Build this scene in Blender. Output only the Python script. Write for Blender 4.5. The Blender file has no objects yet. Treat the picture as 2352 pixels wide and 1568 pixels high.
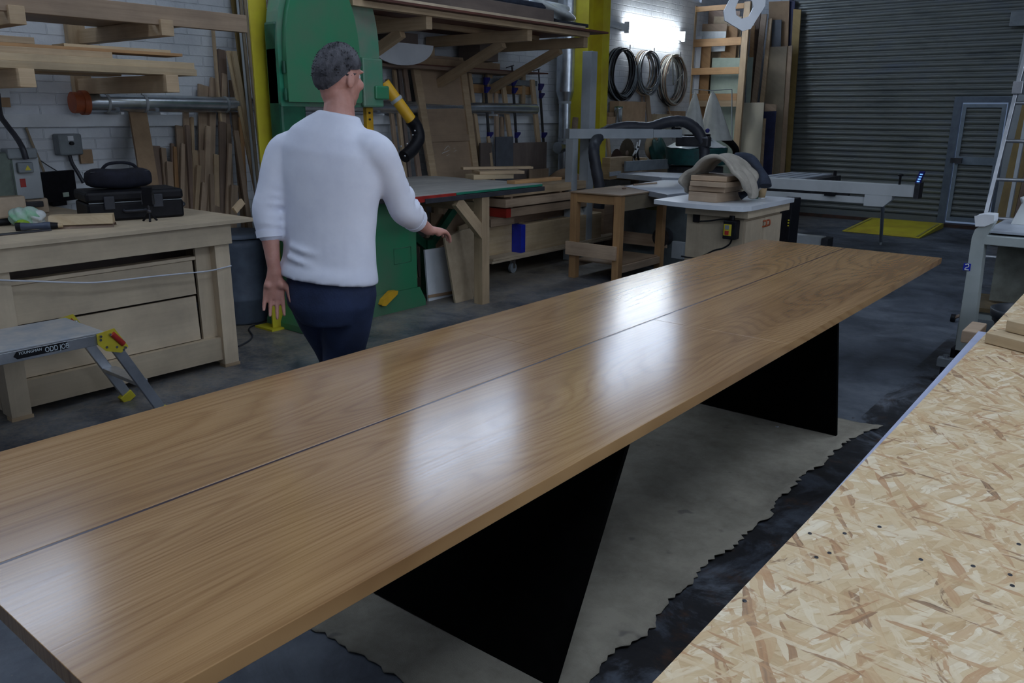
import bpy, math, random
from mathutils import Vector, Matrix
random.seed(7)
PI = math.pi
SC = bpy.context.scene
COL = SC.collection
# ---------------------------------------------------------------- camera
FPX, PITCH, ROLL, YAW, CH = 1858.6, .27416, .0069946, .678481, 1.6
_F = Vector((-math.sin(YAW), math.cos(YAW), 0)); _R = Vector((math.cos(YAW), math.sin(YAW), 0)); _U = Vector((0, 0, 1))
FW = _F*math.cos(PITCH)-_U*math.sin(PITCH); UP0 = _F*math.sin(PITCH)+_U*math.cos(PITCH)
RT = _R*math.cos(ROLL)+UP0*math.sin(ROLL); UP = -_R*math.sin(ROLL)+UP0*math.cos(ROLL)
cd = bpy.data.cameras.new('camera'); cam = bpy.data.objects.new('camera', cd); COL.objects.link(cam)
cd.sensor_width = 36.0; cd.lens = 36.0*FPX/2352; cd.clip_start = .02; cd.clip_end = 100
M = Matrix((RT, UP, -FW)).transposed().to_4x4(); M.translation = Vector((0, 0, CH)); cam.matrix_world = M
SC.camera = cam
def at(x, y, X=None, Y=None, Z=None, D=None):
    """the point of the place measured in the photograph at pixel x, y on a known plane"""
    d = RT*(x-1176)-UP*(y-784)+FW*FPX
    t = X/d.x if X is not None else Y/d.y if Y is not None else (Z-CH)/d.z if Z is not None else D/math.hypot(d.x, d.y)
    return Vector((0, 0, CH))+d*t
def mpp(p):  # metres per photo pixel at a point
    return (Vector(p)-Vector((0, 0, CH))).dot(FW)/FPX
# ---------------------------------------------------------------- view, world
SC.view_settings.view_transform = 'Standard'; SC.view_settings.look = 'None'
SC.view_settings.gamma = 1; SC.view_settings.use_curve_mapping = False
SC.view_settings.exposure = -0.24
W = bpy.data.worlds.new('world'); SC.world = W; W.use_nodes = True
W.node_tree.nodes['Background'].inputs[0].default_value = (.35, .5, .8, 1)
W.node_tree.nodes['Background'].inputs[1].default_value = .3
# left daylight and added roof and side fill strengths (W/m2-ish emission of the panes) and lamp
SKY_L, FILL_R, FILL_W, LAMP = 8.6, 5.2, 2.7, 32.0
# ---------------------------------------------------------------- materials
def nn(nt, t, **k):
    n = nt.nodes.new(t)
    for a, b in k.items(): setattr(n, a, b)
    return n
def base(name, rough=.5, metal=0.0):
    m = bpy.data.materials.new(name); m.use_nodes = True; nt = m.node_tree
    b = nt.nodes['Principled BSDF']; b.inputs['Roughness'].default_value = rough; b.inputs['Metallic'].default_value = metal
    return m, nt, b
def ramp(nt, fac, stops):
    r = nn(nt, 'ShaderNodeValToRGB'); nt.links.new(fac, r.inputs[0])
    while len(r.color_ramp.elements) < len(stops): r.color_ramp.elements.new(.5)
    for e, (p, c) in zip(r.color_ramp.elements, stops): e.position = p; e.color = (*c, 1)
    return r
def mixc(nt, fac, a, b, mode='MIX'):
    m = nn(nt, 'ShaderNodeMix', data_type='RGBA', blend_type=mode)
    if isinstance(fac, (int, float)): m.inputs[0].default_value = fac
    else: nt.links.new(fac, m.inputs[0])
    for s, v in ((m.inputs[6], a), (m.inputs[7], b)):
        if isinstance(v, tuple): s.default_value = (*v, 1)
        else: nt.links.new(v, s)
    return m.outputs[2]
def mth(nt, op, a, b=None, c=None):
    m = nn(nt, 'ShaderNodeMath', operation=op)
    for i, v in enumerate((a, b, c)):
        if v is None: continue
        if isinstance(v, (int, float)): m.inputs[i].default_value = v
        else: nt.links.new(v, m.inputs[i])
    return m.outputs[0]
def mapping(nt, src, scale=(1, 1, 1), rot=(0, 0, 0), loc=(0, 0, 0)):
    mp = nn(nt, 'ShaderNodeMapping'); nt.links.new(src, mp.inputs[0])
    mp.inputs['Scale'].default_value = scale; mp.inputs['Rotation'].default_value = rot; mp.inputs['Location'].default_value = loc
    return mp.outputs[0]
def noise(nt, vec, scale, detail=4, rough=.5, dist=0):
    n = nn(nt, 'ShaderNodeTexNoise'); nt.links.new(vec, n.inputs['Vector'])
    n.inputs['Scale'].default_value = scale; n.inputs['Detail'].default_value = detail
    n.inputs['Roughness'].default_value = rough; n.inputs['Distortion'].default_value = dist
    return n.outputs['Fac']
def bump(nt, b, h, strength=.3, dist=.01):
    u = nn(nt, 'ShaderNodeBump'); u.inputs['Strength'].default_value = strength; u.inputs['Distance'].default_value = dist
    nt.links.new(h, u.inputs['Height']); nt.links.new(u.outputs[0], b.inputs['Normal'])
def objco(nt): return nn(nt, 'ShaderNodeTexCoord').outputs['Object']
def pm(name, c, c2=None, rough=.55, metal=0.0, scale=9, bs=.1, bscale=60, spec=.5):
    """plain stuff with some mottling: paint, plastic, metal, card"""
    m, nt, b = base(name, rough, metal); o = objco(nt)
    c2 = c2 or tuple(v*.72 for v in c)
    f = noise(nt, o, scale, 5, .6)
    r = ramp(nt, f, [(.35, c2), (.62, c)]); nt.links.new(r.outputs[0], b.inputs['Base Color'])
    b.inputs['Specular IOR Level'].default_value = spec
    if bs: bump(nt, b, noise(nt, o, bscale, 3), bs, .004)
    return m
def wood(name, a, b_, rough=.6, v=26, grain=.5):
    """grain runs along each board's own length (its uv)"""
    m, nt, b = base(name, rough)
    uv = nn(nt, 'ShaderNodeUVMap').outputs[0]
    oi = nn(nt, 'ShaderNodeObjectInfo').outputs['Random']
    f1 = noise(nt, mapping(nt, uv, (1.3, v, 1)), 1.0, 6, .6, .6)
    f2 = noise(nt, mapping(nt, uv, (3.5, v*7, 1)), 1.0, 3, .6)
    f = mth(nt, 'ADD', mth(nt, 'MULTIPLY', f1, .7), mth(nt, 'MULTIPLY', f2, .3))
    r = ramp(nt, f, [(.5-.22*grain-.08, b_), (.5+.14, a)])
    dark = mth(nt, 'MULTIPLY_ADD', oi, .34, .82)
    hs = nn(nt, 'ShaderNodeHueSaturation'); nt.links.new(r.outputs[0], hs.inputs['Color']); nt.links.new(dark, hs.inputs['Value'])
    hs.inputs['Saturation'].default_value = .95
    dirt = noise(nt, objco(nt), 2.3, 5, .65)
    dm = ramp(nt, dirt, [(.3, (.72, .72, .74)), (.6, (1, 1, 1))])
    nt.links.new(mixc(nt, 1.0, hs.outputs[0], dm.outputs[0], 'MULTIPLY'), b.inputs['Base Color'])
    bump(nt, b, f2, .15, .002)
    return m
PINE = wood('pine', (.58, .42, .25), (.43, .29, .155))
PINE2 = wood('pine_pale', (.62, .47, .28), (.48, .34, .18))
PINEO = wood('pine_orange', (.52, .29, .11), (.38, .19, .07))
OFFC = wood('brown_offcut', (.44, .31, .20), (.30, .20, .125))
OFFD = wood('dark_offcut', (.30, .20, .14), (.19, .125, .085))
HARD = wood('hardwood', (.54, .39, .26), (.38, .26, .165))
PLY = wood('birch_ply', (.62, .50, .34), (.50, .39, .26), v=9, grain=.9)
PLYD = wood('brown_ply', (.42, .29, .18), (.31, .205, .125), v=9, grain=.8)
MDF = pm('mdf', (.46, .36, .24), (.38, .29, .19), .8)
WALN = wood('dark_panel', (.19, .145, .12), (.13, .10, .085), v=8)
REDW = wood('red_brown_board', (.16, .055, .035), (.09, .03, .02))
STEELG = pm('grey_machine_paint', (.40, .43, .45), (.32, .35, .37), .45, 0, 3)
STEELP = pm('pale_machine_paint', (.56, .58, .58), (.46, .48, .48), .45, 0, 3)
ALU = pm('aluminium', (.55, .57, .60), (.40, .42, .45), .38, .85, 6)
WHITE = pm('white_paint', (.74, .77, .80), (.62, .65, .68), .6, 0, 4)
WLAM = pm('white_laminate', (.70, .73, .77), (.60, .63, .67), .35, 0, 3, 0)
BLACK = pm('black_plastic', (.008, .008, .011), (.004, .004, .006), .5, 0, 20, spec=.25)
BLACKF = pm('black_fabric', (.012, .013, .025), (.006, .006, .012), .9, 0, 20, .3, 200)
MATBLK = pm('matt_black_board', (.0035, .0035, .0035), (.002, .002, .002), .95, 0, 20, 0, spec=.05)
RUBBER = pm('dark_hose', (.035, .038, .05), (.02, .022, .03), .5)
YEL = pm('yellow_paint', (.64, .57, .03), (.50, .38, .03), .5, 0, 2.5)
YELO = pm('orange_yellow_paint', (.75, .42, .02), (.62, .33, .02), .45)
GREEN = pm('green_machine_paint', (.035, .24, .11), (.10, .19, .115), .42, 0, 1.4)
DGREEN = pm('dark_green_paint', (.012, .12, .06), (.01, .075, .04), .45)
TEAL = pm('teal_sack', (.012, .09, .085), (.01, .05, .05), .5)
RED = pm('red_paint', (.42, .03, .02), (.30, .02, .015), .45)
BLUE = pm('blue_paint', (.012, .03, .42), (.01, .02, .30), .45)
CLAMPB = pm('clamp_blue', (.02, .02, .20), (.012, .012, .12), .4)
STEELD = pm('dark_steel', (.09, .09, .10), (.05, .05, .055), .45, .7)
CHROME = pm('bright_steel', (.6, .62, .65), (.5, .52, .55), .25, 1, 6)
GALV = pm('galvanised_duct', (.60, .64, .68), (.42, .46, .50), .27, .85, 8)
ORANGE = pm('orange_plastic', (.42, .10, .035), (.30, .07, .03), .5)
CARD = pm('cardboard', (.42, .28, .17), (.34, .22, .13), .9)
BROWNB = pm('hardboard', (.33, .22, .13), (.26, .17, .10), .8)
GREY = pm('grey_plastic', (.22, .25, .27), (.17, .19, .21), .5)
BLUEG = pm('blue_grey_barrel', (.10, .13, .18), (.07, .09, .13), .6)
CLOTHW = pm('canvas', (.62, .62, .57), (.50, .50, .46), .9, 0, 6, .4, 120)
BLANK = pm('blanket', (.42, .38, .32), (.33, .30, .25), .95, 0, 12, .6, 180)
NAVY = pm('navy_cloth', (.03, .04, .065), (.018, .024, .04), .9, 0, 12, .4, 150)
PLASW = pm('plastic_film', (.70, .74, .74), (.55, .60, .60), .3)
GRNP = pm('green_plastic', (.25, .55, .33), (.50, .62, .56), .4, 0, 14)
LEAFY = pm('lime_plastic', (.30, .48, .03), (.24, .4, .03), .5)
SAGE = pm('sage_board', (.42, .50, .42), (.36, .44, .37), .7)
PURP = pm('deep_blue_sheet', (.02, .025, .08), (.012, .016, .05), .6)
SLATE = pm('slate_sheet', (.10, .11, .13), (.075, .085, .10), .6)
TAN = wood('tan_sheet', (.34, .27, .17), (.28, .21, .13), v=5, grain=.6)
YELB = wood('yellow_brown_sheet', (.30, .20, .05), (.22, .14, .035), v=5)
ROPE = pm('white_cord', (.62, .64, .70), (.5, .52, .58), .7)
BRASS = pm('ring_gold', (.8, .5, .2), None, .3, 1)
CUPM = pm('paper_cup', (.45, .32, .17), (.38, .26, .14), .8)
# ---------------------------------------------------------------- mesh builder
class MB:
    def __init__(s): s.v = []; s.f = []; s.uv = []; s.sm = []; s.mi = []; s.cur = 0
    def _add(s, vs, fs, uvs=None, smooth=False):
        o = len(s.v); s.v += [Vector(p) for p in vs]
        for i, f in enumerate(fs):
            s.f.append([o+k for k in f]); s.sm.append(smooth); s.mi.append(s.cur)
            s.uv.append(uvs[i] if uvs else [((vs[k][1]+vs[k][0]*.3), (vs[k][2]+vs[k][0]*.7)) for k in f])
        return s
    def hexa(s, o, L, A, B):
        """box with corner o and edges L (grain), A, B"""
        o, L, A, B = map(Vector, (o, L, A, B))
        vs = [o, o+L, o+L+A, o+A, o+B, o+L+B, o+L+A+B, o+A+B]
        l, a, b = L.length, A.length, B.length; r = random.random()*30
        fs = [(0, 3, 2, 1), (4, 5, 6, 7), (0, 1, 5, 4), (3, 7, 6, 2), (0, 4, 7, 3), (1, 2, 6, 5)]
        c = {0: (0, 0, 0), 1: (l, 0, 0), 2: (l, a, 0), 3: (0, a, 0), 4: (0, 0, b), 5: (l, 0, b), 6: (l, a, b), 7: (0, a, b)}
        uvs = []
        for n, f in enumerate(fs):
            if n < 2: uvs.append([(c[k][0]+r, c[k][1]+r) for k in f])
            elif n < 4: uvs.append([(c[k][0]+r, c[k][2]+r+3) for k in f])
            else: uvs.append([(c[k][1]*.3+r, c[k][2]+r+7) for k in f])
        if L.cross(A).dot(B) < 0: fs = [tuple(reversed(f)) for f in fs]; uvs = [list(reversed(u)) for u in uvs]
        return s._add(vs, fs, uvs)
    def box(s, x0, x1, y0, y1, z0, z1):
        x0, x1 = sorted((x0, x1)); y0, y1 = sorted((y0, y1)); z0, z1 = sorted((z0, z1))
        e = [Vector((x1-x0, 0, 0)), Vector((0, y1-y0, 0)), Vector((0, 0, z1-z0))]
        k = max(range(3), key=lambda i: e[i].length); L = e[k]; A, B = [e[i] for i in range(3) if i != k]
        return s.hexa((x0, y0, z0), L, A, B)
    def beam(s, p0, p1, w, h, n=(1, 0, 0)):
        """bar from p0 to p1; h is its thickness along n, w the other way"""
        p0, p1, n = Vector(p0), Vector(p1), Vector(n); L = p1-p0; d = L.normalized()
        n = (n-d*n.dot(d)).normalized(); a = d.cross(n)
        return s.hexa(p0-a*w/2-n*h/2, L, a*w, n*h)
    def cyl(s, p0, p1, r0, r1=None, n=16, caps=True):
        p0, p1 = Vector(p0), Vector(p1); r1 = r0 if r1 is None else r1
        d = (p1-p0).normalized(); t = Vector((0, 0, 1)) if abs(d.z) < .9 else Vector((1, 0, 0))
        a = d.cross(t).normalized(); b = d.cross(a)
        ring = [a*math.cos(2*PI*i/n)+b*math.sin(2*PI*i/n) for i in range(n)]
        vs = [p0+q*r0 for q in ring]+[p1+q*r1 for q in ring]
        s._add(vs, [(i, (i+1) % n, n+(i+1) % n, n+i) for i in range(n)], None, True)
        if caps: s._add(vs, [tuple(range(n-1, -1, -1)), tuple(range(n, 2*n))])
        return s
    def tube(s, pts, r, n=8, smooth=True, closed=False, flat=None, caps=True):
        pts = [Vector(p) for p in pts]
        if smooth and len(pts) > 2:
            q = []; m = len(pts)
            for i in range(m if closed else m-1):
                a, b, c, d = (pts[(i-1) % m], pts[i], pts[(i+1) % m], pts[(i+2) % m]) if closed else (pts[max(i-1, 0)], pts[i], pts[i+1], pts[min(i+2, m-1)])
                for k in range(6):
                    t = k/6; q.append(.5*((2*b)+(c-a)*t+(2*a-5*b+4*c-d)*t*t+(3*b-a-3*c+d)*t**3))
            if not closed: q.append(pts[-1])
            pts = q
        m = len(pts); vs = []; up = None
        for i, p in enumerate(pts):
            t = (pts[(i+1) % m]-pts[i-1]) if closed else (pts[min(i+1, m-1)]-pts[max(i-1, 0)])
            if t.length < 1e-9: t = Vector((0, 0, 1))
            t.normalize()
            if up is None: up = Vector((0, 0, 1)) if abs(t.z) < .9 else Vector((1, 0, 0))
            a = t.cross(up).normalized(); b = a.cross(t).normalized(); up = b
            rr = r(i/(m-1)) if callable(r) else r
            for k in range(n):
                th = 2*PI*k/n; vs.append(p+a*math.cos(th)*rr+b*math.sin(th)*rr*(flat or 1))
        fs = []
        for i in range(m if closed else m-1):
            j = (i+1) % m
            for k in range(n): fs.append((i*n+k, i*n+(k+1) % n, j*n+(k+1) % n, j*n+k))
        s._add(vs, fs, None, True)
        if not closed and caps: s._add(vs, [tuple(range(n-1, -1, -1)), tuple(range((m-1)*n, m*n))])
        return s
    def prism(s, poly, t, smooth=False):
        """flat outline (3d points) pushed through by vector t"""
        poly = [Vector(p) for p in poly]; t = Vector(t); n = len(poly)
        nm = Vector((0, 0, 0))
        for i in range(n): nm += poly[i].cross(poly[(i+1) % n])
        if nm.dot(t) > 0: poly.reverse()
        vs = poly+[p+t for p in poly]
        s._add(vs, [tuple(range(n)), tuple(range(2*n-1, n-1, -1))])
        s._add(vs, [((i+1) % n, i, n+i, n+(i+1) % n) for i in range(n)], None, smooth)
        return s
    def lathe(s, prof, c, n=24, axis=None):
        c = Vector(c); vs = []; m = len(prof)
        ax = Vector(axis).normalized() if axis else Vector((0, 0, 1))
        a = ax.orthogonal().normalized() if axis else Vector((1, 0, 0)); b = ax.cross(a)
        for r, z in prof:
            for i in range(n): vs.append(c+a*r*math.cos(2*PI*i/n)+b*r*math.sin(2*PI*i/n)+ax*z)
        fs = [(j*n+i, j*n+(i+1) % n, (j+1)*n+(i+1) % n, (j+1)*n+i) for j in range(m-1) for i in range(n)]
        return s._add(vs, fs, None, True)
    def ball(s, c, r, n=12, sc=(1, 1, 1), rot=None):
        c = Vector(c); vs = []; m = n//2+1
        for j in range(m+1):
            ph = PI*j/m
            for i in range(n):
                th = 2*PI*i/n; q = Vector((r*sc[0]*math.sin(ph)*math.cos(th), r*sc[1]*math.sin(ph)*math.sin(th), r*sc[2]*math.cos(ph)))
                vs.append(c+(rot @ q if rot else q))
        fs = [(j*n+i, (j+1)*n+i, (j+1)*n+(i+1) % n, j*n+(i+1) % n) for j in range(m) for i in range(n)]
        return s._add(vs, fs, None, True)
    def surf(s, fn, nu, nv, smooth=True):
        vs = [Vector(fn(i/nu, j/nv)) for j in range(nv+1) for i in range(nu+1)]
        fs = [(j*(nu+1)+i, j*(nu+1)+i+1, (j+1)*(nu+1)+i+1, (j+1)*(nu+1)+i) for j in range(nv) for i in range(nu)]
        uvs = [[(vs[k].y, vs[k].x) for k in f] for f in fs]
        return s._add(vs, fs, uvs, smooth)
    def build(s, name, mats, parent=None, bev=0.0, weld=False):
        me = bpy.data.meshes.new(name)
        if parent is None:
            lo = Vector([min(p[i] for p in s.v) for i in range(3)]); hi = Vector([max(p[i] for p in s.v) for i in range(3)])
            org = Vector(((lo.x+hi.x)/2, (lo.y+hi.y)/2, lo.z))
        else: org = ORG[parent.name]
        me.from_pydata([p-org for p in s.v], [], s.f)
        ul = me.uv_layers.new(name='UVMap'); i = 0
        for k, u in enumerate(s.uv):
            for q in u: ul.data[i].uv = q; i += 1
        me.polygons.foreach_set('use_smooth', s.sm); me.polygons.foreach_set('material_index', s.mi)
        for m in (mats if isinstance(mats, (list, tuple)) else [mats]): me.materials.append(m)
        me.update(); o = bpy.data.objects.new(name, me); COL.objects.link(o); ORG[o.name] = org
        if parent is None: o.location = org
        else: o.parent = parent
        if bev: b = o.modifiers.new('bevel', 'BEVEL'); b.width = bev; b.segments = 2; b.limit_method = 'ANGLE'; b.angle_limit = .9
        return o
ORG = {}
def tag(o, label, cat, group=None):
    o['label'] = label; o['category'] = cat
    if group: o['group'] = group
    return o
def thing(name, label, cat, loc, group=None):
    o = bpy.data.objects.new(name, None); COL.objects.link(o); o.empty_display_size = .1
    o.location = Vector(loc); ORG[o.name] = Vector(loc); return tag(o, label, cat, group)
def struct(o): o['kind'] = 'structure'; return o
def text_mesh(name, body, p, right, up, size, m, parent, depth=.001, sx=1.0, font_shear=0.0):
    cu = bpy.data.curves.new('lettering', 'FONT'); cu.body = body; cu.size = size; cu.extrude = depth; cu.shear = font_shear
    t = bpy.data.objects.new('lettering', cu); COL.objects.link(t); bpy.context.view_layer.update()
    me = bpy.data.meshes.new_from_object(t.evaluated_get(bpy.context.evaluated_depsgraph_get()))
    bpy.data.objects.remove(t); right = Vector(right).normalized(); up = Vector(up).normalized(); nrm = right.cross(up)
    org = ORG[parent.name]; p = Vector(p)
    for v in me.vertices: v.co = p+right*v.co.x*sx+up*v.co.y+nrm*v.co.z-org
    me.materials.clear(); me.materials.append(m)
    o = bpy.data.objects.new(name, me); COL.objects.link(o); o.parent = parent; ORG[o.name] = org; return o
def ordinal(i): return ['first', 'second', 'third', 'fourth', 'fifth', 'sixth', 'seventh', 'eighth', 'ninth', 'tenth', 'eleventh', 'twelfth', 'thirteenth', 'fourteenth', 'fifteenth', 'sixteenth', 'seventeenth', 'eighteenth', 'nineteenth', 'twentieth'][i]
LEANFOOT = -5.68
def lean(xt, yt, xb, yb, w, Xt, Xb, th=.025, floor=0.0, mb=None):
    """board leaning back on the left wall, read at its top and where its foot goes out of sight; returns the builder"""
    a = at(xt, yt, X=Xt)
    if floor is not None and floor < .5:   # straight from its top down to a foot clear of the bench
        ft = LEANFOOT if floor == 0 else -5.94
        for _ in range(6): b = at(xb, yb, X=Xb); Xb = ft+(Xt-ft)*(b.z-floor)/(a.z-floor)
    b = at(xb, yb, X=Xb)
    if floor is not None and b.z > floor+.02: d = b-a; b = a+d*((floor+.002-a.z)/d.z); b.x = min(b.x, -5.66 if floor == 0 else b.x)
    mb = mb or MB(); return mb.beam(b, a, w*mpp(a), th, (1, 0, 0))
WL, WB, WR, WF, CZ = -6.3, 13.7, 2.6, -2.6, 4.7
# ================================================================ structure
m, nt, b = base('painted_concrete', .5); o = objco(nt)
f1 = noise(nt, o, .8, 8, .65, .4); f2 = noise(nt, o, 6, 6, .7); f3 = noise(nt, o, 45, 3, .6)
c = ramp(nt, f1, [(.34, (.040, .046, .060)), (.48, (.085, .10, .128)), (.64, (.16, .18, .215))]).outputs[0]
f4 = noise(nt, o, 2.2, 9, .72, .8)
c = mixc(nt, 1.0, c, ramp(nt, f4, [(.36, (.50, .50, .52)), (.52, (1, 1, 1)), (.68, (1.3, 1.28, 1.24))]).outputs[0], 'MULTIPLY')
sep = nn(nt, 'ShaderNodeSeparateXYZ'); nt.links.new(o, sep.inputs[0])
fx = mth(nt, 'ADD', sep.outputs[0], -1.85)
# sawdust lies where the machines are (towards the left wall), worn dark by the long bench
dx = mth(nt, 'MULTIPLY_ADD', fx, -.26, -.42)
dust = mth(nt, 'MULTIPLY', mth(nt, 'ADD', mth(nt, 'MULTIPLY', f4, .8), mth(nt, 'MULTIPLY', f3, .45)), mth(nt, 'MINIMUM', mth(nt, 'MAXIMUM', dx, .0), 1.0))
dr = ramp(nt, dust, [(.38, (0, 0, 0)), (.60, (.8, .8, .8))])
c = mixc(nt, dr.outputs[0], c, (.27, .225, .165))
spk = ramp(nt, noise(nt, o, 90, 2, .5), [(.70, (0, 0, 0)), (.74, (.35, .35, .35))])
c = mixc(nt, spk.outputs[0], c, (.24, .21, .16))
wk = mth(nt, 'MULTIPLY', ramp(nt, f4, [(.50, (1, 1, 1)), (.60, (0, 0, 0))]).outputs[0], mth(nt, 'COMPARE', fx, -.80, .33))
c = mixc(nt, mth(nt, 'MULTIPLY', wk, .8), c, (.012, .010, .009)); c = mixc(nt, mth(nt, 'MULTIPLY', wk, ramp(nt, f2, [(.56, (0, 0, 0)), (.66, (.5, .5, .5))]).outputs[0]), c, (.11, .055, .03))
nt.links.new(c, b.inputs['Base Color']); nt.links.new(ramp(nt, f2, [(.3, (.28, .28, .28)), (.6, (.55, .55, .55))]).outputs[0], b.inputs['Roughness'])
bump(nt, b, f3, .12, .004); FLOOR = m
struct(MB().box(WL-.2, WR+.2, WF-.2, WB+.2, -.12, 0).build('floor', FLOOR))
m, nt, b = base('painted_brick', .6); o = objco(nt); sep = nn(nt, 'ShaderNodeSeparateXYZ'); nt.links.new(o, sep.inputs[0])
cb = nn(nt, 'ShaderNodeCombineXYZ'); nt.links.new(mth(nt, 'ADD', sep.outputs[0], sep.outputs[1]), cb.inputs[0]); nt.links.new(sep.outputs[2], cb.inputs[1])
br = nn(nt, 'ShaderNodeTexBrick'); nt.links.new(cb.outputs[0], br.inputs['Vector'])
br.inputs['Scale'].default_value = 1; br.inputs['Brick Width'].default_value = .235; br.inputs['Row Height'].default_value = .078
br.inputs['Mortar Size'].default_value = .006; br.inputs['Mortar Smooth'].default_value = .5; br.inputs['Bias'].default_value = 0
br.inputs['Color1'].default_value = (.74, .77, .80, 1); br.inputs['Color2'].default_value = (.68, .71, .75, 1); br.inputs['Mortar'].default_value = (.65, .68, .72, 1)
st = ramp(nt, noise(nt, o, 1.6, 7, .65), [(.30, (.66, .67, .70)), (.55, (1, 1, 1))])
nt.links.new(mixc(nt, .8, br.outputs['Color'], st.outputs[0], 'MULTIPLY'), b.inputs['Base Color'])
h = mth(nt, 'ADD', mth(nt, 'MULTIPLY', br.outputs['Fac'], -1.0), mth(nt, 'MULTIPLY', noise(nt, o, 30, 4, .6), .5))
bump(nt, b, h, .65, .010); BRICK = m
WIN = [(.35, 2.4, 3.28, 4.1), (5.95, 8.05, 3.45, 4.45), (10.0, 12.5, 3.3, 4.1)]   # high windows in the left wall: y0,y1,z0,z1
mb = MB(); ys = [WF-.2]+[q for w in WIN for q in w[:2]]+[WB+.2]
for i in range(0, len(ys), 2): mb.box(WL-.2, WL, ys[i], ys[i+1], 0, CZ)
for y0, y1, z0, z1 in WIN: mb.box(WL-.2, WL, y0, y1, 0, z0); mb.box(WL-.2, WL, y0, y1, z1, CZ)
struct(mb.build('wall_left', BRICK))
PLAIN = pm('plain_wall', (.20, .21, .23), (.15, .16, .18), .8)
DKWALL = pm('dark_steel_wall', (.05, .055, .065), (.03, .035, .045), .7)
struct(MB().box(WR, WR+.2, WF, WB, 0, CZ).build('wall_right', PLAIN))
struct(MB().box(WL, WR, WF-.2, WF, 0, CZ).build('wall_front', PLAIN))
SX0, SX1, SZ = -5.35, -1.93, 4.0
struct(MB().box(WL, SX0, WB, WB+.2, 0, CZ).build('wall_back', BRICK))
struct(MB().box(SX1, WR, WB, WB+.2, 0, CZ).box(SX0, SX1, WB, WB+.2, SZ, CZ).build('wall_back', DKWALL))
# ceiling with openings for added glowing panes that brighten the room
ROOF_FILL = [(-.3, 1.7, -1.4, 1.9), (.2, 1.7, 4.6, 7.4), (-3.6, -2.6, 2.6, 5.6), (-3.6, -2.2, 9.6, 11.6), (-5.4, -4.2, -1.4, .9)]
mb = MB(); cx = sorted({WL-.2, WR+.2, *[q for r in ROOF_FILL for q in r[:2]]}); cy = sorted({WF-.2, WB+.2, *[q for r in ROOF_FILL for q in r[2:]]})
for i in range(len(cx)-1):
    for j in range(len(cy)-1):
        mx, my = (cx[i]+cx[i+1])/2, (cy[j]+cy[j+1])/2
        if not any(r[0] < mx < r[1] and r[2] < my < r[3] for r in ROOF_FILL): mb.box(cx[i], cx[i+1], cy[j], cy[j+1], CZ, CZ+.15)
struct(mb.build('ceiling', DKWALL))
def glow(name, c, s):
    m, nt, b = base(name, .3); e = b.inputs['Emission Color']; e.default_value = (*c, 1); b.inputs['Emission Strength'].default_value = s
    b.inputs['Base Color'].default_value = (.6, .65, .7, 1); f = noise(nt, objco(nt), 1.5, 3)
    nt.links.new(ramp(nt, f, [(.3, (.5, .55, .6)), (.7, (.65, .7, .75))]).outputs[0], b.inputs['Base Color']); return m
SKYL = glow('daylit_pane', (.62, .76, 1.0), SKY_L); FILLR = glow('roof_fill_pane', (.72, .83, 1.0), FILL_R); FILLD = glow('dim_roof_fill_pane', (.62, .76, 1.0), FILL_R*.2)  # left panes are windows; the roof panes are added fill light
n = 0
for y0, y1, z0, z1 in WIN:
    n += 1; w = struct(MB().box(WL-.14, WL-.12, y0, y1, z0, z1).build('window_%d' % n, SKYL))
    f = MB()
    for q in (y0, y1-.05): f.box(WL-.12, WL-.04, q, q+.05, z0, z1)
    for q in (z0, z1-.05): f.box(WL-.12, WL-.04, y0+.05, y1-.05, q, q+.05)
    f.box(WL-.12, WL-.06, (y0+y1)/2-.02, (y0+y1)/2+.02, z0+.05, z1-.05)
    f.build('window_frame', WHITE, w)
for k, (x0, x1, y0, y1) in enumerate(ROOF_FILL):  # unseen roof panes, added to raise the brightness
    n += 1; w = struct(MB().box(x0, x1, y0, y1, CZ+.10, CZ+.12).build('window_%d' % n, FILLR if k in (0, 1, 2, 4) else FILLD))
    f = MB(); f.box(x0, x1, (y0+y1)/2-.02, (y0+y1)/2+.02, CZ+.05, CZ+.10)
    f.box(x0, x0+.04, y0, y1, CZ+.04, CZ+.1); f.box(x1-.04, x1, y0, y1, CZ+.04, CZ+.1); f.build('window_frame', WHITE, w)
for y0, y1 in ((-.6, 2.2), (2.8, 5.6)):  # unseen right-wall panes, added as fill light towards the left wall
    n += 1; w = struct(MB().box(WR-.03, WR-.012, y0, y1, 1.6, 3.5).build('window_%d' % n, glow('side_fill_pane', (.74, .84, 1.0), FILL_W)))
    f = MB()
    for q in (y0-.05, (y0+y1)/2-.025, y1): f.box(WR-.06, WR-.001, q, q+.05, 1.55, 3.55)
    for q in (1.55, 3.5): f.box(WR-.06, WR-.001, y0, y1, q, q+.05)
    f.build('window_frame', WHITE, w)
# white rail along the left wall
struct(MB().box(WL, WL+.06, WF, 10.6, 1.49, 1.575).build('trim_1', WHITE))
struct(MB().box(WL, WL+.02, WF, 12.2, 0, .12).build('baseboard_left', GREY))
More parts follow.
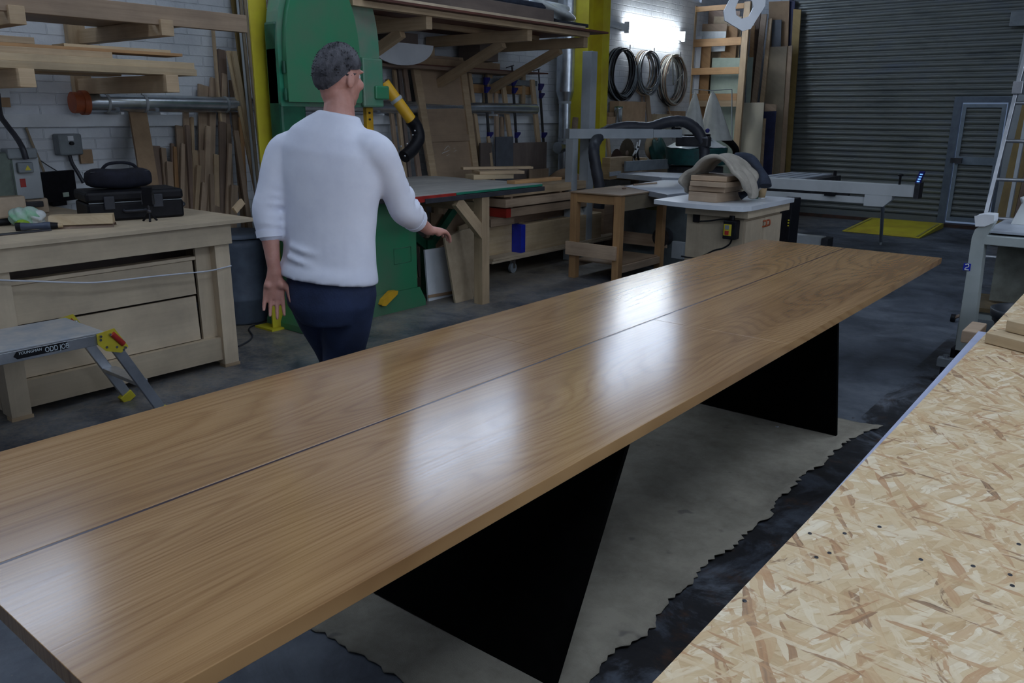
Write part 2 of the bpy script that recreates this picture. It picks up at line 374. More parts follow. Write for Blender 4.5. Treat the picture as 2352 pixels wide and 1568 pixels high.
# roller shutter
m, nt, b = base('shutter_steel', .40, .25); o = objco(nt)
st = ramp(nt, noise(nt, mapping(nt, o, (.6, 1, 2.5)), 1.6, 7, .7), [(.3, (.10, .118, .125)), (.5, (.18, .195, .185)), (.7, (.13, .155, .19))])
nt.links.new(st.outputs[0], b.inputs['Base Color']); bump(nt, b, noise(nt, o, 25, 3), .1, .004); SHUT = m
def slats(x0, x1, z0, z1, y, pitch=.083):
    mb = MB(); pr = []
    z = z0; k = 0
    while z < z1-1e-6:
        for dz, dy in ((0, 0), (.09, .016), (.15, -.010), (.28, -.021), (.5, -.026), (.7, -.021), (.83, -.010), (.89, .016)):
            if z+dz*pitch <= z1: pr.append((z+dz*pitch, y+dy))
        z += pitch
    pr.append((z1, y)); vs = []; fs = []
    for i, (zz, yy) in enumerate(pr): vs += [(x0, yy, zz), (x1, yy, zz)]
    for i in range(len(pr)-1): fs.append((2*i, 2*i+1, 2*i+3, 2*i+2))
    mb._add(vs, fs, None, True); return mb
YS = WB-.06; DX0, DX1, DZ = -2.62, -2.03, 1.80
sh = struct(slats(SX0, DX0-.10, .14, SZ, YS).build('door_1', SHUT))
s2 = slats(DX0-.10, SX1, .14+.083*21, SZ, YS).build('shutter_curtain', SHUT, sh)
MB().box(SX0, DX0-.1, YS-.02, YS+.03, .05, .14).build('bottom_rail', SHUT, sh)
MB().box(SX1-.05, SX1+.09, YS-.1, YS+.05, 0, SZ).box(SX0-.09, SX0+.05, YS-.1, YS+.05, 0, SZ).build('guide_rail', STEELG, sh)
FRM = pm('blue_grey_steel', (.13, .16, .20), (.09, .115, .15), .45, .3)
d2 = struct(slats(DX0+.05, DX1-.04, .16, DZ-.06, YS-.015, .083).build('door_2', SHUT))
MB().box(DX0-.10, DX0, YS-.06, YS+.03, 0, DZ+.08).box(DX1, DX1+.09, YS-.06, YS+.03, 0, DZ+.08).box(DX0, DX1, YS-.06, YS+.03, DZ, DZ+.08).build('door_frame', FRM, d2)
f = MB(); A = YS-.055
f.box(DX0+.02, DX0+.07, A, A+.035, .10, DZ-.02).box(DX1-.07, DX1-.02, A, A+.035, .10, DZ-.02).box(DX0+.07, DX1-.07, A, A+.035, .10, .16).box(DX0+.07, DX1-.07, A, A+.035, DZ-.07, DZ-.02).box(DX0+.07, DX1-.07, A, A+.03, .93, 1.04)
f.build('door_leaf_frame', pm('blue_grey_leaf', (.22, .27, .32), (.17, .21, .25), .45, .2), d2)
MB().box(DX0-.03, DX0+.12, A-.05, A, .95, 1.02).build('door_lock', STEELD, d2)
RUST = pm('rusty_sill', (.07, .03, .02), (.03, .02, .015), .8)
struct(MB().box(SX0, SX1, YS-.05, WB+.1, 0, .05).build('trim_2', RUST))
# ================================================================ big table
m, nt, b = base('table_veneer', .2); o = objco(nt)
sep = nn(nt, 'ShaderNodeSeparateXYZ'); nt.links.new(o, sep.inputs[0])
lf = noise(nt, mapping(nt, o, (2.4, .30, 1), loc=(3.1, 1.7, 0)), 1.0, 1.5, .4, .5)
wob = noise(nt, mapping(nt, o, (10, .9, 1)), 1.0, 3, .55)
ph = mth(nt, 'ADD', mth(nt, 'MULTIPLY', lf, 34.0), mth(nt, 'MULTIPLY', wob, .9))
burl = 0
for kx, ky, rx_, ry2, am in ((-1.33+1.65, 1.80-3, .20, .42, 4.5), (-1.26+1.65, 3.5-3, .16, .38, 4.0), (-1.20+1.65, 2.35-3, .12, .3, 2.5), (-1.95+1.65, 1.1-3, .14, .5, 2.5), (-2.0+1.65, 4.2-3, .12, .4, 2.5)):
    dxx = mth(nt, 'DIVIDE', mth(nt, 'SUBTRACT', sep.outputs[0], kx), rx_); dyy = mth(nt, 'DIVIDE', mth(nt, 'SUBTRACT', sep.outputs[1], ky), ry2)
    dd_ = mth(nt, 'SQRT', mth(nt, 'ADD', mth(nt, 'MULTIPLY', dxx, dxx), mth(nt, 'MULTIPLY', dyy, dyy)))
    bb = mth(nt, 'MULTIPLY', mth(nt, 'POWER', 2.718, mth(nt, 'MULTIPLY', mth(nt, 'MULTIPLY', dd_, dd_), -1.0)), am); burl = mth(nt, 'ADD', burl, bb)
ph = mth(nt, 'ADD', ph, burl); ph = mth(nt, 'ADD', ph, mth(nt, 'MULTIPLY', mth(nt, 'MULTIPLY', noise(nt, o, 9, 4, .6), burl), .25))
ring = mth(nt, 'FRACT', ph)
rr = ramp(nt, ring, [(0.0, (.325, .188, .083)), (.3, (.395, .238, .108)), (.7, (.41, .25, .116)), (1.0, (.33, .19, .084))])
fib = noise(nt, mapping(nt, o, (210, 1.6, 1)), 1.0, 3, .6)
fr = ramp(nt, fib, [(.36, (.82, .79, .76)), (.56, (1, 1, 1))])
big = ramp(nt, noise(nt, mapping(nt, o, (3.2, .7, 1)), 1.0, 4, .6), [(.30, (.70, .63, .58)), (.58, (1.04, 1.02, 1))])
c = mixc(nt, 1.0, rr.outputs[0], fr.outputs[0], 'MULTIPLY'); c = mixc(nt, 1.0, c, big.outputs[0], 'MULTIPLY')
nt.links.new(c, b.inputs['Base Color'])
nt.links.new(mth(nt, 'MULTIPLY_ADD', fib, .12, .13), b.inputs['Roughness'])
bump(nt, b, mth(nt, 'ADD', mth(nt, 'MULTIPLY', ring, .25), fib), .035, .002); VEN = m
TX0, TX1, TY0, TY1, TZ, TT = -2.245, -1.06, .41, 5.60, .75, .036
t = thing('dining_table', 'long light brown wooden table with a dark inlaid line and black base panels', 'table', (-1.65, 3.0, 0))
XC = -1.652
seams = [TY0, 3.02, 4.86, TY1]
mbs = [(TX0, XC-.0045, 'table_top'), (XC+.0045, TX1, 'table_top')]
for k, (a, b2, nme) in enumerate(mbs):
    ss = seams if k else [TY0, 2.36, 4.55, TY1]
    mb = MB()
    for i in range(3): mb.box(a, b2, ss[i]+(.0006 if i else 0), ss[i+1]-(.0006 if i < 2 else 0), TZ-TT, TZ)
    mb.build(nme, VEN, t, .0012)
INL = pm('dark_inlay', (.05, .025, .03), (.03, .016, .02), .3, 0, 8, 0)
MB().box(XC-.0045, XC+.0045, TY0, TY1, TZ-TT, TZ-.0006).build('inlay_strip', INL, t)
for y0, y1 in ((1.62, 2.0), (4.09, 3.87)):
    MB().hexa((-2.17, y0-.012, .012), (1.033, 0, 0), (0, .024, 0), (0, y1-y0, TZ-TT-.014)).build('base_panel', MATBLK, t)
# rug under it
m, nt, b = base('woven_rug', .95); o = objco(nt)
c = ramp(nt, noise(nt, o, 3, 8, .7), [(.32, (.20, .18, .145)), (.6, (.37, .34, .275))]).outputs[0]
c = mixc(nt, ramp(nt, noise(nt, o, 7, 2), [(.68, (0, 0, 0)), (.72, (.6, .6, .6))]).outputs[0], c, (.13, .12, .12))
nt.links.new(c, b.inputs['Base Color']); bump(nt, b, noise(nt, o, 260, 3), .5, .004); RUG = m
rnd = random.Random(3)
def rugf(u, v):
    y = 1.36+3.0*v; xr = -1.085+.012*math.sin(y*7)+.010*math.sin(y*19+1)
    if y > 4.0: xr += .10*((y-4.0)/.36)
    x = -2.12+(xr+2.12)*u
    e = min(u, 1-u, v, 1-v); jag = rnd.uniform(-.012, .012) if e < 1e-6 else 0
    y += .03*math.sin(x*6+1)*(v if v > .5 else v-.2)+(jag if v in (0, 1) else 0); x += jag if u in (0, 1) else 0
    z = .004+.007*max(0, math.sin(y*2.2+x*2.5+.7))*(e > .01)+(.008*math.sin(y*9)**2 if u > .97 else 0)
    return (x, y, z)
rug = MB().surf(rugf, 40, 150).build('rug', RUG); sm = rug.modifiers.new('thick', 'SOLIDIFY'); sm.thickness = .004; sm.offset = 1
tag(rug, 'worn grey cream rug with ragged edges lying under the long table', 'rug')
# ================================================================ OSB bench (foreground)
m, nt, b = base('osb', .6); o = objco(nt)
cur = ramp(nt, noise(nt, o, 14, 5, .6), [(.3, (.50, .37, .24)), (.65, (.64, .51, .36))]).outputs[0]
dst = nn(nt, 'ShaderNodeTexNoise'); nt.links.new(o, dst.inputs['Vector']); dst.inputs['Scale'].default_value = 14; dst.inputs['Detail'].default_value = 3
ov = nn(nt, 'ShaderNodeVectorMath', operation='MULTIPLY_ADD'); nt.links.new(dst.outputs['Color'], ov.inputs[0]); ov.inputs[1].default_value = (.022, .022, 0); nt.links.new(o, ov.inputs[2])
hh = None
for i, (ang, sx, sy, th) in enumerate([(.2, 6.5, 30, .2), (1.35, 6.5, 27, .35), (-.75, 8, 36, .45), (.75, 6.5, 26, .5), (2.3, 10, 50, .4), (-.25, 7.5, 36, .55), (1.9, 12, 66, .5), (1.0, 13, 80, .62), (-1.2, 13, 90, .80), (.05, 15, 130, .82)]):
    mp = mapping(nt, ov.outputs[0], (sx, sy, 1), (0, 0, 0), (i*3.3, i*7.7, 0)); mr = mapping(nt, ov.outputs[0], (1, 1, 1), (0, 0, ang)); nt.links.new(mr, mp.node.inputs[0])
    vo = nn(nt, 'ShaderNodeTexVoronoi', voronoi_dimensions='2D'); nt.links.new(mp, vo.inputs['Vector']); vo.inputs['Scale'].default_value = 1; vo.inputs['Randomness'].default_value = .9
    sc = nn(nt, 'ShaderNodeSeparateColor'); nt.links.new(vo.outputs['Color'], sc.inputs[0])
    streak = noise(nt, mapping(nt, mr, (10, 200, 1)), 1, 2, .5)
    tone = mth(nt, 'ADD', mth(nt, 'MULTIPLY', sc.outputs[1], .8), mth(nt, 'MULTIPLY', streak, .25))
    pal = [(.05, (.44, .275, .13)), (.25, (.56, .395, .21)), (.5, (.63, .475, .275)), (.75, (.70, .57, .38)), (.98, (.82, .73, .56))] if i < 7 else [(.08, (.12, .07, .045)), (.24, (.46, .25, .12)), (.6, (.62, .45, .25)), (.9, (.74, .62, .43))]
    col = ramp(nt, tone, pal).outputs[0]
    tat = noise(nt, mapping(nt, mr, (28, 90, 1), loc=(i*5.1, 0, 0)), 1, 3, .6)
    msk = ramp(nt, mth(nt, 'ADD', mth(nt, 'SUBTRACT', sc.outputs[0], th), mth(nt, 'MULTIPLY', mth(nt, 'SUBTRACT', tat, .5), .9)), [(.0, (0, 0, 0)), (.10, (.85, .85, .85))]).outputs[0]
    edge = ramp(nt, vo.outputs['Distance'], [(.5, (1, 1, 1)), (.85, (.82, .77, .72))]).outputs[0]
    col = mixc(nt, .7, col, edge, 'MULTIPLY')
    cur = mixc(nt, msk, cur, col); q = mth(nt, 'MULTIPLY', msk, sc.outputs[2]); hh = q if hh is None else mth(nt, 'ADD', hh, q)
nt.links.new(cur, b.inputs['Base Color']); bump(nt, b, hh, .2, .003); OSB = m
OX0, OX1 = -.410, 1.25
t = thing('workbench', 'oriented strand board workbench with a white edge strip in the right foreground', 'workbench', (.4, 1.6, 0))
MB().box(OX0, OX1, -.35, 3.9, .876, .9).build('bench_top', OSB, t)
MB().prism([(OX0-.0005, 1.3, .892), (OX0-.0005, 3.1, .892), (OX0-.030, 3.1, .892), (OX0-.003, 1.3, .892)], (0, 0, -.03)).build('edge_strip', pm('lilac_white_strip', (.50, .54, .72), (.44, .48, .64), .4), t)
mb = MB(); mb.box(OX0+.03, OX0+.07, -.3, 3.85, .77, .874).box(OX1-.07, OX1-.03, -.3, 3.85, .77, .874); mb.build('bench_rail', PINE, t)
for x in (OX0+.03, OX1-.12):
    for y in (-.3, 1.7, 3.75): MB().box(x, x+.09, y, y+.09, 0, .77).build('leg', PINE, t)
MB().box(OX0+.05, OX1-.05, -.25, 3.8, .2, .22).build('lower_shelf', OSB, t)
for x, y in ((2020, 1210), (1940, 1225), (1905, 1270), (1860, 1225), (1710, 1380), (2115, 1285), (2235, 1300), (2320, 1320), (2325, 1345), (2340, 1250), (1785, 980), (1960, 960), (1875, 1280)):
    p = at(x, y, Z=.9); MB().lathe([(.0001, .0006), (.0022, .0006), (.0034, .0012), (.0036, 0)], p, 10).build('screw_head', STEELD, t)

# timbers lying across the bench
def put(pts_lo, z0, z1, name, m, label, cat, group=None, bev=.002):
    P = [Vector((p[0], p[1], z0)) for p in pts_lo]
    return tag(MB().prism(P, (0, 0, z1-z0)).build(name, m, None, bev), label, cat, group)
a = at(2260, 788, Z=.9); g = at(2352, 812, Z=.9); dd = (g-a).normalized(); nn_ = Vector((-dd.y, dd.x, 0))
o1 = tag(MB().hexa(a+Vector((0, 0, .002)), dd*1.0, nn_*.145, Vector((0, 0, .034))).build('timber_board', PINE2, None, .002), 'pale yellow timber with a knot lying across the strand board bench', 'timber')
c1 = at(2308, 760, Z=.938)
tag(MB().hexa(Vector((c1.x, c1.y, .938)), dd*.9, nn_*.125, Vector((0, 0, .036))).build('timber_board', PINE2, None, .002), 'pale upper timber with a bluish top stacked on the knotty timber', 'timber')
q = at(2220, 815, Z=.9)
tag(MB().hexa((OX0-.085, 3.13, .835), (.05, .0, 0), (0, .17, 0), (0, 0, .045)).build('wooden_block', HARD, None, .004), 'orange brown block sticking out beyond the far end of the white edge strip', 'offcut')
# ================================================================ birch ply workbench, left
BX, BY0, BY1 = -4.60, 1.47, 2.84
t = thing('workbench', 'birch plywood workbench with a closed front standing at the left wall', 'workbench', (-5.1, 2.2, 0))
MB().box(-5.62, -4.55, .95, 3.0, .925, .95).build('bench_top', PLY, t, .002)
MB().box(-6.28, -5.621, 1.05, 2.45, .925, .949).build('rear_shelf', PLY, t, .002)
MB().box(BX, BX+.025, 1.05, BY1+.01, .80, .925).box(-5.55, -5.525, 1.05, BY1+.01, .80, .925).box(-5.525, BX, BY1-.015, BY1+.01, .80, .925).build('apron', PLY, t, .0015)
for y in (BY0, BY1-.10):
    MB().box(BX-.025, BX+.001, y, y+.10, .02, .80).box(BX-.12, BX-.025, (y if y > 2 else y), y+.025 if y < 2 else y+.1, .02, .80).build('leg', PLY, t, .001)
    MB().box(-5.5, -5.4, y, y+.1, .02, .80).build('leg', PLY, t)
    MB().box(BX-.06, BX+.006, y-.004, y+.105, 0, .02).build('foot', PINE, t)
MB().box(BX-.05, BX-.02, BY0+.1, BY1-.1, .05, .20).build('bottom_rail', PLY, t, .001)
MB().box(BX-.30, BX-.05, BY0+.1, BY1-.12, .185, .20).build('ledge', PLY, t)
MB().box(BX-.08, BX-.06, BY1-.20, BY1-.10, .2, .80).build('side_stile', PLY, t)
def drop(name, z0, z1, dy):
    return MB().hexa((BX-.075, BY0+.10, z0), (0, BY1-BY0-.32+dy, 0), (.018, 0, 0), (-.012, 0, z1-z0)).build(name, PLY, t, .001)
u = drop('drop_front', .50, .71, .0); MB().box(BX-.125, BX-.06, BY0+.10, BY1-.2, .712, .735).build('panel_rail', PLY, u, .004)
u = drop('drop_front', .205, .485, .0)
MB().box(BX-.5, BX-.48, BY0+.03, BY1-.03, .03, .8).build('back_panel', WALN, t)
for ys in (BY0+.005, BY1-.02): MB().box(-5.4, BX-.14, ys, ys+.015, .03, .8).build('side_panel', PLY, t)
MB().box(BX-.09, BX-.083, BY1-.218, BY1-.205, .40, .44).build('catch', STEELD, t)
cp = [at(x, y, X=BX+.035) for x, y in ((-60, 640), (0, 643), (60, 645), (190, 649), (250, 646), (340, 636), (420, 628), (480, 622), (530, 612))]
cp = cp[:-1]+[Vector((BX+.012, BY1-.004, cp[-1].z))]
tag(MB().tube(cp, .0045, 8).build('cord', ROPE), 'white cord stretched slackly across the front of the plywood workbench', 'cord')
# ---------------------------------------------------------------- step platform
SP = thing('step_platform', 'dusty aluminium folding work platform with yellow and red hinges', 'step stool', (-4.28, 1.5, 0))
DUSTA = pm('dusty_aluminium', (.50, .48, .45), (.33, .36, .40), .6, .35, 7)
SZt, sx0, sx1, ye = .535, -4.50, -4.06, 1.77
MB().box(sx0, sx1, .55, ye, SZt-.012, SZt).build('platform', DUSTA, SP, .004)
for x in (sx0, sx1-.022):
    MB().box(x, x+.022, .55, ye-.02, SZt-.065, SZt-.012).build('side_rail', ALU, SP, .002)
def leg(yt, yb):
    for x in (sx0+.012, sx1-.04):
        l = MB().beam((x+.014, yb, .03), (x+.014, yt, SZt-.03), .052, .028).build('leg', ALU, SP, .003)
        MB().beam((x+.014, yb+(yb-yt)*.04, .0), (x+.014, yb-(yb-yt)*.07, .045), .075, .042).build('foot', YEL, l, .004)
    return
leg(ye+.02, 2.03); leg(.57, .35)
MB().box(sx0+.04, sx1-.04, 1.91, 1.98, .20, .222).build('step_tread', ALU, SP, .003)
for x, s in ((sx1, 1), (sx0, -1)):
    w = .008*s; poly = [(x+w, ye-.045, SZt-.006), (x+w, ye+.045, SZt+.008), (x+w, ye+.105, SZt-.10), (x+w, ye+.065, SZt-.125), (x+w, ye-.01, SZt-.10), (x+w, ye-.045, SZt-.06)]
    h = MB().prism(poly, (.006*s, 0, 0)).build('hinge_plate', YEL, SP, .001)
    r = MB().tube([(x+w*2+.004*s, ye+.028, SZt-.016), (x+w*2+.004*s, ye+.078, SZt-.08)], .014, 12, False).build('hinge_lever', RED, h)
    k = MB()
    for dy, dz in ((.018, -.018), (.085, -.10), (-.030, -.018), (-.030, -.038), (-.005, -.08), (.045, -.09), (.078, -.112)):
        k.cyl((x+w, ye+dy, SZt+dz), (x+w+.018*s if dz in (-.018, -.10) else x+w+.010*s, ye+dy, SZt+dz), .0065, n=10)
    k.build('rivet', CHROME, h)
lb = MB().prism([(sx1+.001, 1.36, SZt-.052), (sx1+.001, 1.588, SZt-.050), (sx1+.001, 1.588, SZt-.014), (sx1+.001, 1.36, SZt-.017), (sx1+.001, 1.345, SZt-.038)], (.0015, 0, 0)).build('maker_label', BLACK, SP)
LET = pm('pale_lettering', (.62, .70, .74), (.55, .62, .66), .5, 0, 9, 0)
text_mesh('label_lettering', 'YOUNGMAN', (sx1+.0028, 1.366, SZt-.033), (0, 1, 0), (0, 0, 1), .0185, LET, lb, .0004, .95, .25)
text_mesh('label_lettering', 'ODD JOB', (sx1+.0028, 1.483, SZt-.046), (0, 1, 0), (0, 0, 1), .036, LET, lb, .0006, .72)
# ---------------------------------------------------------------- things on the ply bench
Zb = .95
def wp(x, y, z=Zb): return at(x, y, Z=z)
# hard case
c0 = wp(205, 512); c1 = wp(425, 497)
t = thing('hard_case', 'black plastic hard case with latches lying on the plywood workbench', 'case', (-5.1, 2.25, Zb))
ax = (c1-c0); L = ax.length; ax.normalize(); pr = Vector((-ax.y, ax.x, 0))
if pr.x > 0: pr = -pr
c0 = c0+Vector((0, 0, .002))
def cbx(u0, u1, v0, v1, z0, z1): return MB().hexa(c0+ax*u0+pr*v0+Vector((0, 0, z0)), ax*(u1-u0), pr*(v1-v0), Vector((0, 0, z1-z0)))
cbx(0, L, 0, .34, 0, .11).build('case_body', BLACK, t, .014)
cbx(-.004, L+.004, -.004, .344, .113, .178).build('case_lid', BLACK, t, .018)
for f in (.22, .72): cbx(L*f-.03, L*f+.03, -.014, .0, .07, .15).build('latch', RUBBER, t, .004)
h = MB().tube([c0+ax*(L*.36)+Vector((0, 0, .06)), c0+ax*(L*.36)-pr*.035+Vector((0, 0, .058)), c0+ax*(L*.58)-pr*.035+Vector((0, 0, .058)), c0+ax*(L*.58)+Vector((0, 0, .06))], .009, 8, False).build('handle', RUBBER, t)
MB().tube([c0+ax*(L+.002)+pr*.08+Vector((0, 0, .05)), c0+ax*(L+.03)+pr*.10+Vector((0, 0, .07)), c0+ax*(L+.03)+pr*.24+Vector((0, 0, .07)), c0+ax*(L+.002)+pr*.26+Vector((0, 0, .05))], .010, 8).build('side_handle', RUBBER, t)
MB().tube([c0+ax*.01+Vector((0, 0, .1115))-pr*.003, c0+ax*(L-.01)+Vector((0, 0, .1115))-pr*.003], .003, 6, False).build('rim', GREY, t)
# soft bag on the case
t = thing('camera_bag', 'soft black padded bag with a loop handle lying on the hard case', 'bag', c0+ax*L*.45+pr*.2+Vector((0, 0, .180)))
cen = c0+ax*(L*.42)+pr*.19+Vector((0, 0, .180+.062)); bm_ = MB()
def bagf(u, v):
    th = 2*PI*u; a = math.copysign(abs(math.cos(th))**.6, math.cos(th)); s_ = math.copysign(abs(math.sin(th))**.6, math.sin(th))
    e = (1-abs(2*v-1)**6)**.5 if 0 < v < 1 else 0
    return cen+ax*(v-.5)*.40+pr*(a*.095*e)+Vector((0, 0, s_*.060*e+.004*math.sin(v*9)*e))
bm_.surf(bagf, 28, 24).build('bag_body', BLACKF, t)
MB().tube([cen+ax*-.09+Vector((0, 0, .056)), cen+ax*-.05+Vector((0, 0, .088)), cen+ax*.03+Vector((0, 0, .095)), cen+ax*.09+Vector((0, 0, .082)), cen+ax*.12+Vector((0, 0, .052))], .006, 8, flat=1.6).build('handle', BLACKF, t)
MB().tube([cen+ax*-.17+pr*-.07+Vector((0, 0, .045)), cen+ax*.17+pr*-.07+Vector((0, 0, .045))], .004, 6).build('zip', RUBBER, t)
# mini tripod with phone
p = wp(345, 508); t = thing('mini_tripod', 'small black tripod holding a phone upright in front of the hard case', 'tripod', p)
hd = p+Vector((.0, 0, .052))
for a_ in (-.5, 1.6, 3.7):
    MB().tube([hd, hd+Vector((math.cos(a_)*.045, math.sin(a_)*.045, -.050))], .0065, 8, False).build('leg', BLACK, t)
MB().ball(hd+Vector((0, 0, .008)), .015).cyl(hd+Vector((0, 0, .01)), hd+Vector((0, 0, .045)), .006).build('ball_head', STEELD, t)
sr = Vector((math.cos(YAW), math.sin(YAW), 0)); sf = Vector((-sr.y, sr.x, 0))
ph = MB().hexa(hd+Vector((0, 0, .04))-sr*.032-sf*.004, Vector((0, 0, .115)), sr*.064, sf*.010).build('phone', BLACK, t, .003)
MB().hexa(hd+Vector((0, 0, .052))-sr*.036-sf*.008, Vector((0, 0, .07)), sr*.006, sf*.02).hexa(hd+Vector((0, 0, .052))+sr*.030-sf*.008, Vector((0, 0, .07)), sr*.006, sf*.02).build('clamp', STEELD, t)
# slab with bark edge and sawn timber behind
FOAM = pm('beige_block', (.58, .46, .34), (.50, .39, .28), .8)
a = wp(-40, 508, Zb); b2 = wp(66, 497, Zb)
d = (b2-a).normalized(); e = Vector((-d.y, d.x, 0)); e = e if e.x < 0 else -e
tag(MB().hexa(a+Vector((0, 0, .002)), d*(b2-a).length, e*.12, Vector((0, 0, .13))).build('timber_block', FOAM, None, .012), 'squared beige timber block at the left end of the plywood workbench', 'timber')
a = wp(64, 492, Zb); d = Vector((.15, 1, 0)).normalized(); e = Vector((-1, .15, 0)).normalized()
tag(MB().hexa(a+Vector((0, 0, .002)), d*.13, e*.09, Vector((0, 0, .095))).build('timber_block', FOAM, None, .01), 'smaller beige wood block behind the white and green plastic bag', 'timber')
a = wp(112, 527); b2 = wp(262, 522); d = (b2-a); L2 = d.length; d.normalize(); e = Vector((-d.y, d.x, 0)); e = e if e.x < 0 else -e
t = thing('wood_slab', 'pale rough sawn slab with dark bark along its lower edge', 'slab', (a+b2)/2)
MB().prism([a+e*.004+d*.0+Vector((0, 0, .02)), a+e*.03+Vector((0, 0, .070)), a+e*.10+Vector((0, 0, .074)), a+e*.12+Vector((0, 0, .02))], d*(L2-.005)).build('sawn_wood', PINE2, t, .004)
rb = random.Random(5)
MB().surf(lambda u, v: a+d*(L2*u)+e*(.0+.12*v)+Vector((0, 0, .021*math.sin(PI*v)**.3*(1 if 0 < v < 1 else .1)+.001)), 30, 8).build('bark', OFFD, t)
# plastic bag
p = wp(62, 516); t = thing('plastic_bag', 'crumpled white and green plastic bag stuffed full on the workbench', 'bag', p)
def sack(c, rx, ry, rz, sd, nz=.12):
    r_ = random.Random(sd); fr = [(r_.uniform(2, 7), r_.uniform(2, 7), r_.uniform(0, 6)) for _ in range(7)]
    def f(u, v):
        th = 2*PI*u; ph = PI*v; q = Vector((math.sin(ph)*math.cos(th), math.sin(ph)*math.sin(th), math.cos(ph)))
        k = 1+nz*sum(math.sin(q.x*a1+q.y*b1*1.3+q.z*a1+c1) for a1, b1, c1 in fr)/3
        return c+Vector((q.x*rx*k, q.y*ry*k, max(q.z*rz*k, -rz*.75)))
    return f
MB().surf(sack(p+Vector((-.02, .0, .046)), .05, .085, .058, 4), 36, 22).build('bag_body', GRNP, t)
MB().surf(sack(p+Vector((-.02, .055, .04)), .05, .055, .05, 9, .2), 30, 18).build('bag_gather', PLASW, t)
MB().surf(sack(p+Vector((.03, -.035, .016)), .02, .04, .02, 2, .2), 20, 12).build('lime_print', LEAFY, t)
# hand tools at the edge
p0 = wp(40, 530); p1 = wp(118, 527); z = Vector((0, 0, .022))
t = thing('power_tool', 'dark blue grey cylindrical hand tool lying at the edge of the bench', 'tool', p0)
MB().tube([p0+z, p0+(p1-p0)*.3+z, p0+(p1-p0)*.7+z, p1+z], lambda s: .020+.003*math.sin(s*9), 14).build('tool_body', pm('blue_grey_plastic', (.07, .09, .14), None, .45), t)
MB().cyl(p0-(p1-p0)*.03+z, p0+(p1-p0)*.12+z, .024).build('end_cap', BLACK, t); MB().cyl(p1+z-(p1-p0)*.08, p1+z+(p1-p0)*.22, .021, .016).build('end_cap', BLACK, t)
MB().cyl(p1+z+(p1-p0)*.22, p1+z+(p1-p0)*.36, .014, .012).build('wooden_tip', PINE2, t)
q0 = wp(-30, 545); q1 = wp(120, 530)
tag(MB().hexa(q0+Vector((0, 0, .002)), q1-q0, Vector((-.05, 0, 0)), Vector((0, 0, .006))).build('steel_plate', STEELD, None, .001), 'flat dark steel strip under the blue grey hand tool', 'strip')
q0 = wp(-25, 522); q1 = wp(24, 517)
tag(MB().tube([q0+z, q1+z], .02, 12, False).build('tool_handle', BLACK), 'short black tool handle beside the plastic bag', 'tool')
q0 = wp(95, 505)
tag(MB().cyl(q0+Vector((0, 0, .001)), q0+Vector((.0, .0, .04)), .012).ball(q0+Vector((0, 0, .045)), .012).build('small_bottle', pm('pale_blue_plastic', (.3, .5, .7), None, .3)), 'tiny pale blue bottle between the plastic bag and slab', 'bottle')
# black box behind
q = wp(95, 478); t = thing('monitor', 'black flat screen box standing behind the hard case', 'screen', q)
e1 = wp(160, 470)-q; e1.normalize()
MB().hexa(q+Vector((0, 0, .03)), e1*.32, Vector((-.05, .01, 0)), Vector((.0, 0, .21))).build('screen', BLACK, t, .004)
MB().hexa(q+e1*.1, e1*.12, Vector((-.12, .02, 0)), Vector((0, 0, .03))).build('stand', BLACK, t, .003)
MB().hexa(q+e1*.19+Vector((.014, 0, .06)), e1*.05, Vector((-.01, 0, 0)), Vector((0, 0, .03))).build('label_patch', SAGE, t)
# green grey machine on the left
t = thing('grinder', 'grey green bench machine with switch box and warning triangle at the left edge', 'machine', at(45, 470, X=-5.75).xyz)
X = -5.72
def qd(x0, y0, x1, y1, X, th, m, nme, par, bv=.006):
    a = at(x0, y1, X=X); c = at(x1, y0, X=X)
    return MB().box(X-th, X, a.y, c.y, min(a.z, c.z), max(a.z, c.z)).build(nme, m, par, bv)
qd(-60, 350, 28, 478, X, .25, pm('sage_machine', (.13, .17, .14), (.09, .12, .10), .5), 'machine_body', t, .02)
qd(28, 360, 88, 460, X-.02, .2, STEELG, 'front_panel', t, .006)
qd(20, 340, 85, 366, X+.02, .12, GREY, 'switch_cover', t, .01)
sb = qd(44, 372, 76, 398, X+.02, .04, GREY, 'switch_box', t, .008)
tr = at(58, 391, X=X+.022); MB().prism([tr, tr+Vector((0, .034, 0)), tr+Vector((0, .017, .032))], (.002, 0, 0)).build('warning_triangle', YEL, sb)
qd(48, 410, 58, 430, X-.018, .003, RED, 'red_label', t, 0)
qd(30, 462, 100, 480, X, .2, STEELD, 'base', t, .004)
lm = MB(); lm.box(X-.1, X, at(36, 475, X=X).y, at(36, 475, X=X).y+.012, 1.02, 1.28)
lm.build('edge_trim', STEELD, t)
tag(MB().tube([at(-6, 215, X=-5.95), at(0, 262, X=-5.85), at(14, 285, X=-5.80), at(35, 312, X=-5.75), at(52, 340, X=-5.69), at(60, 365, X=-5.69)], .017, 10).build('ribbed_hose', RUBBER), 'dark flexible hose dropping to the grey green machine at left', 'hose')
tag(MB().tube([at(60, 293, X=-6.27), at(72, 325, X=-6.27), at(92, 372, X=-6.27), at(105, 405, X=-6.26)], .009, 8).build('conduit', TAN), 'tan conduit running down the white wall behind the machine', 'pipe')
tag(MB().tube([at(88, 365, X=-6.27), at(110, 380, X=-6.26), at(135, 395, X=-6.26)], .004, 6).build('wall_cable', RUBBER), 'thin dark cable looping from the tan conduit on the wall', 'cable')
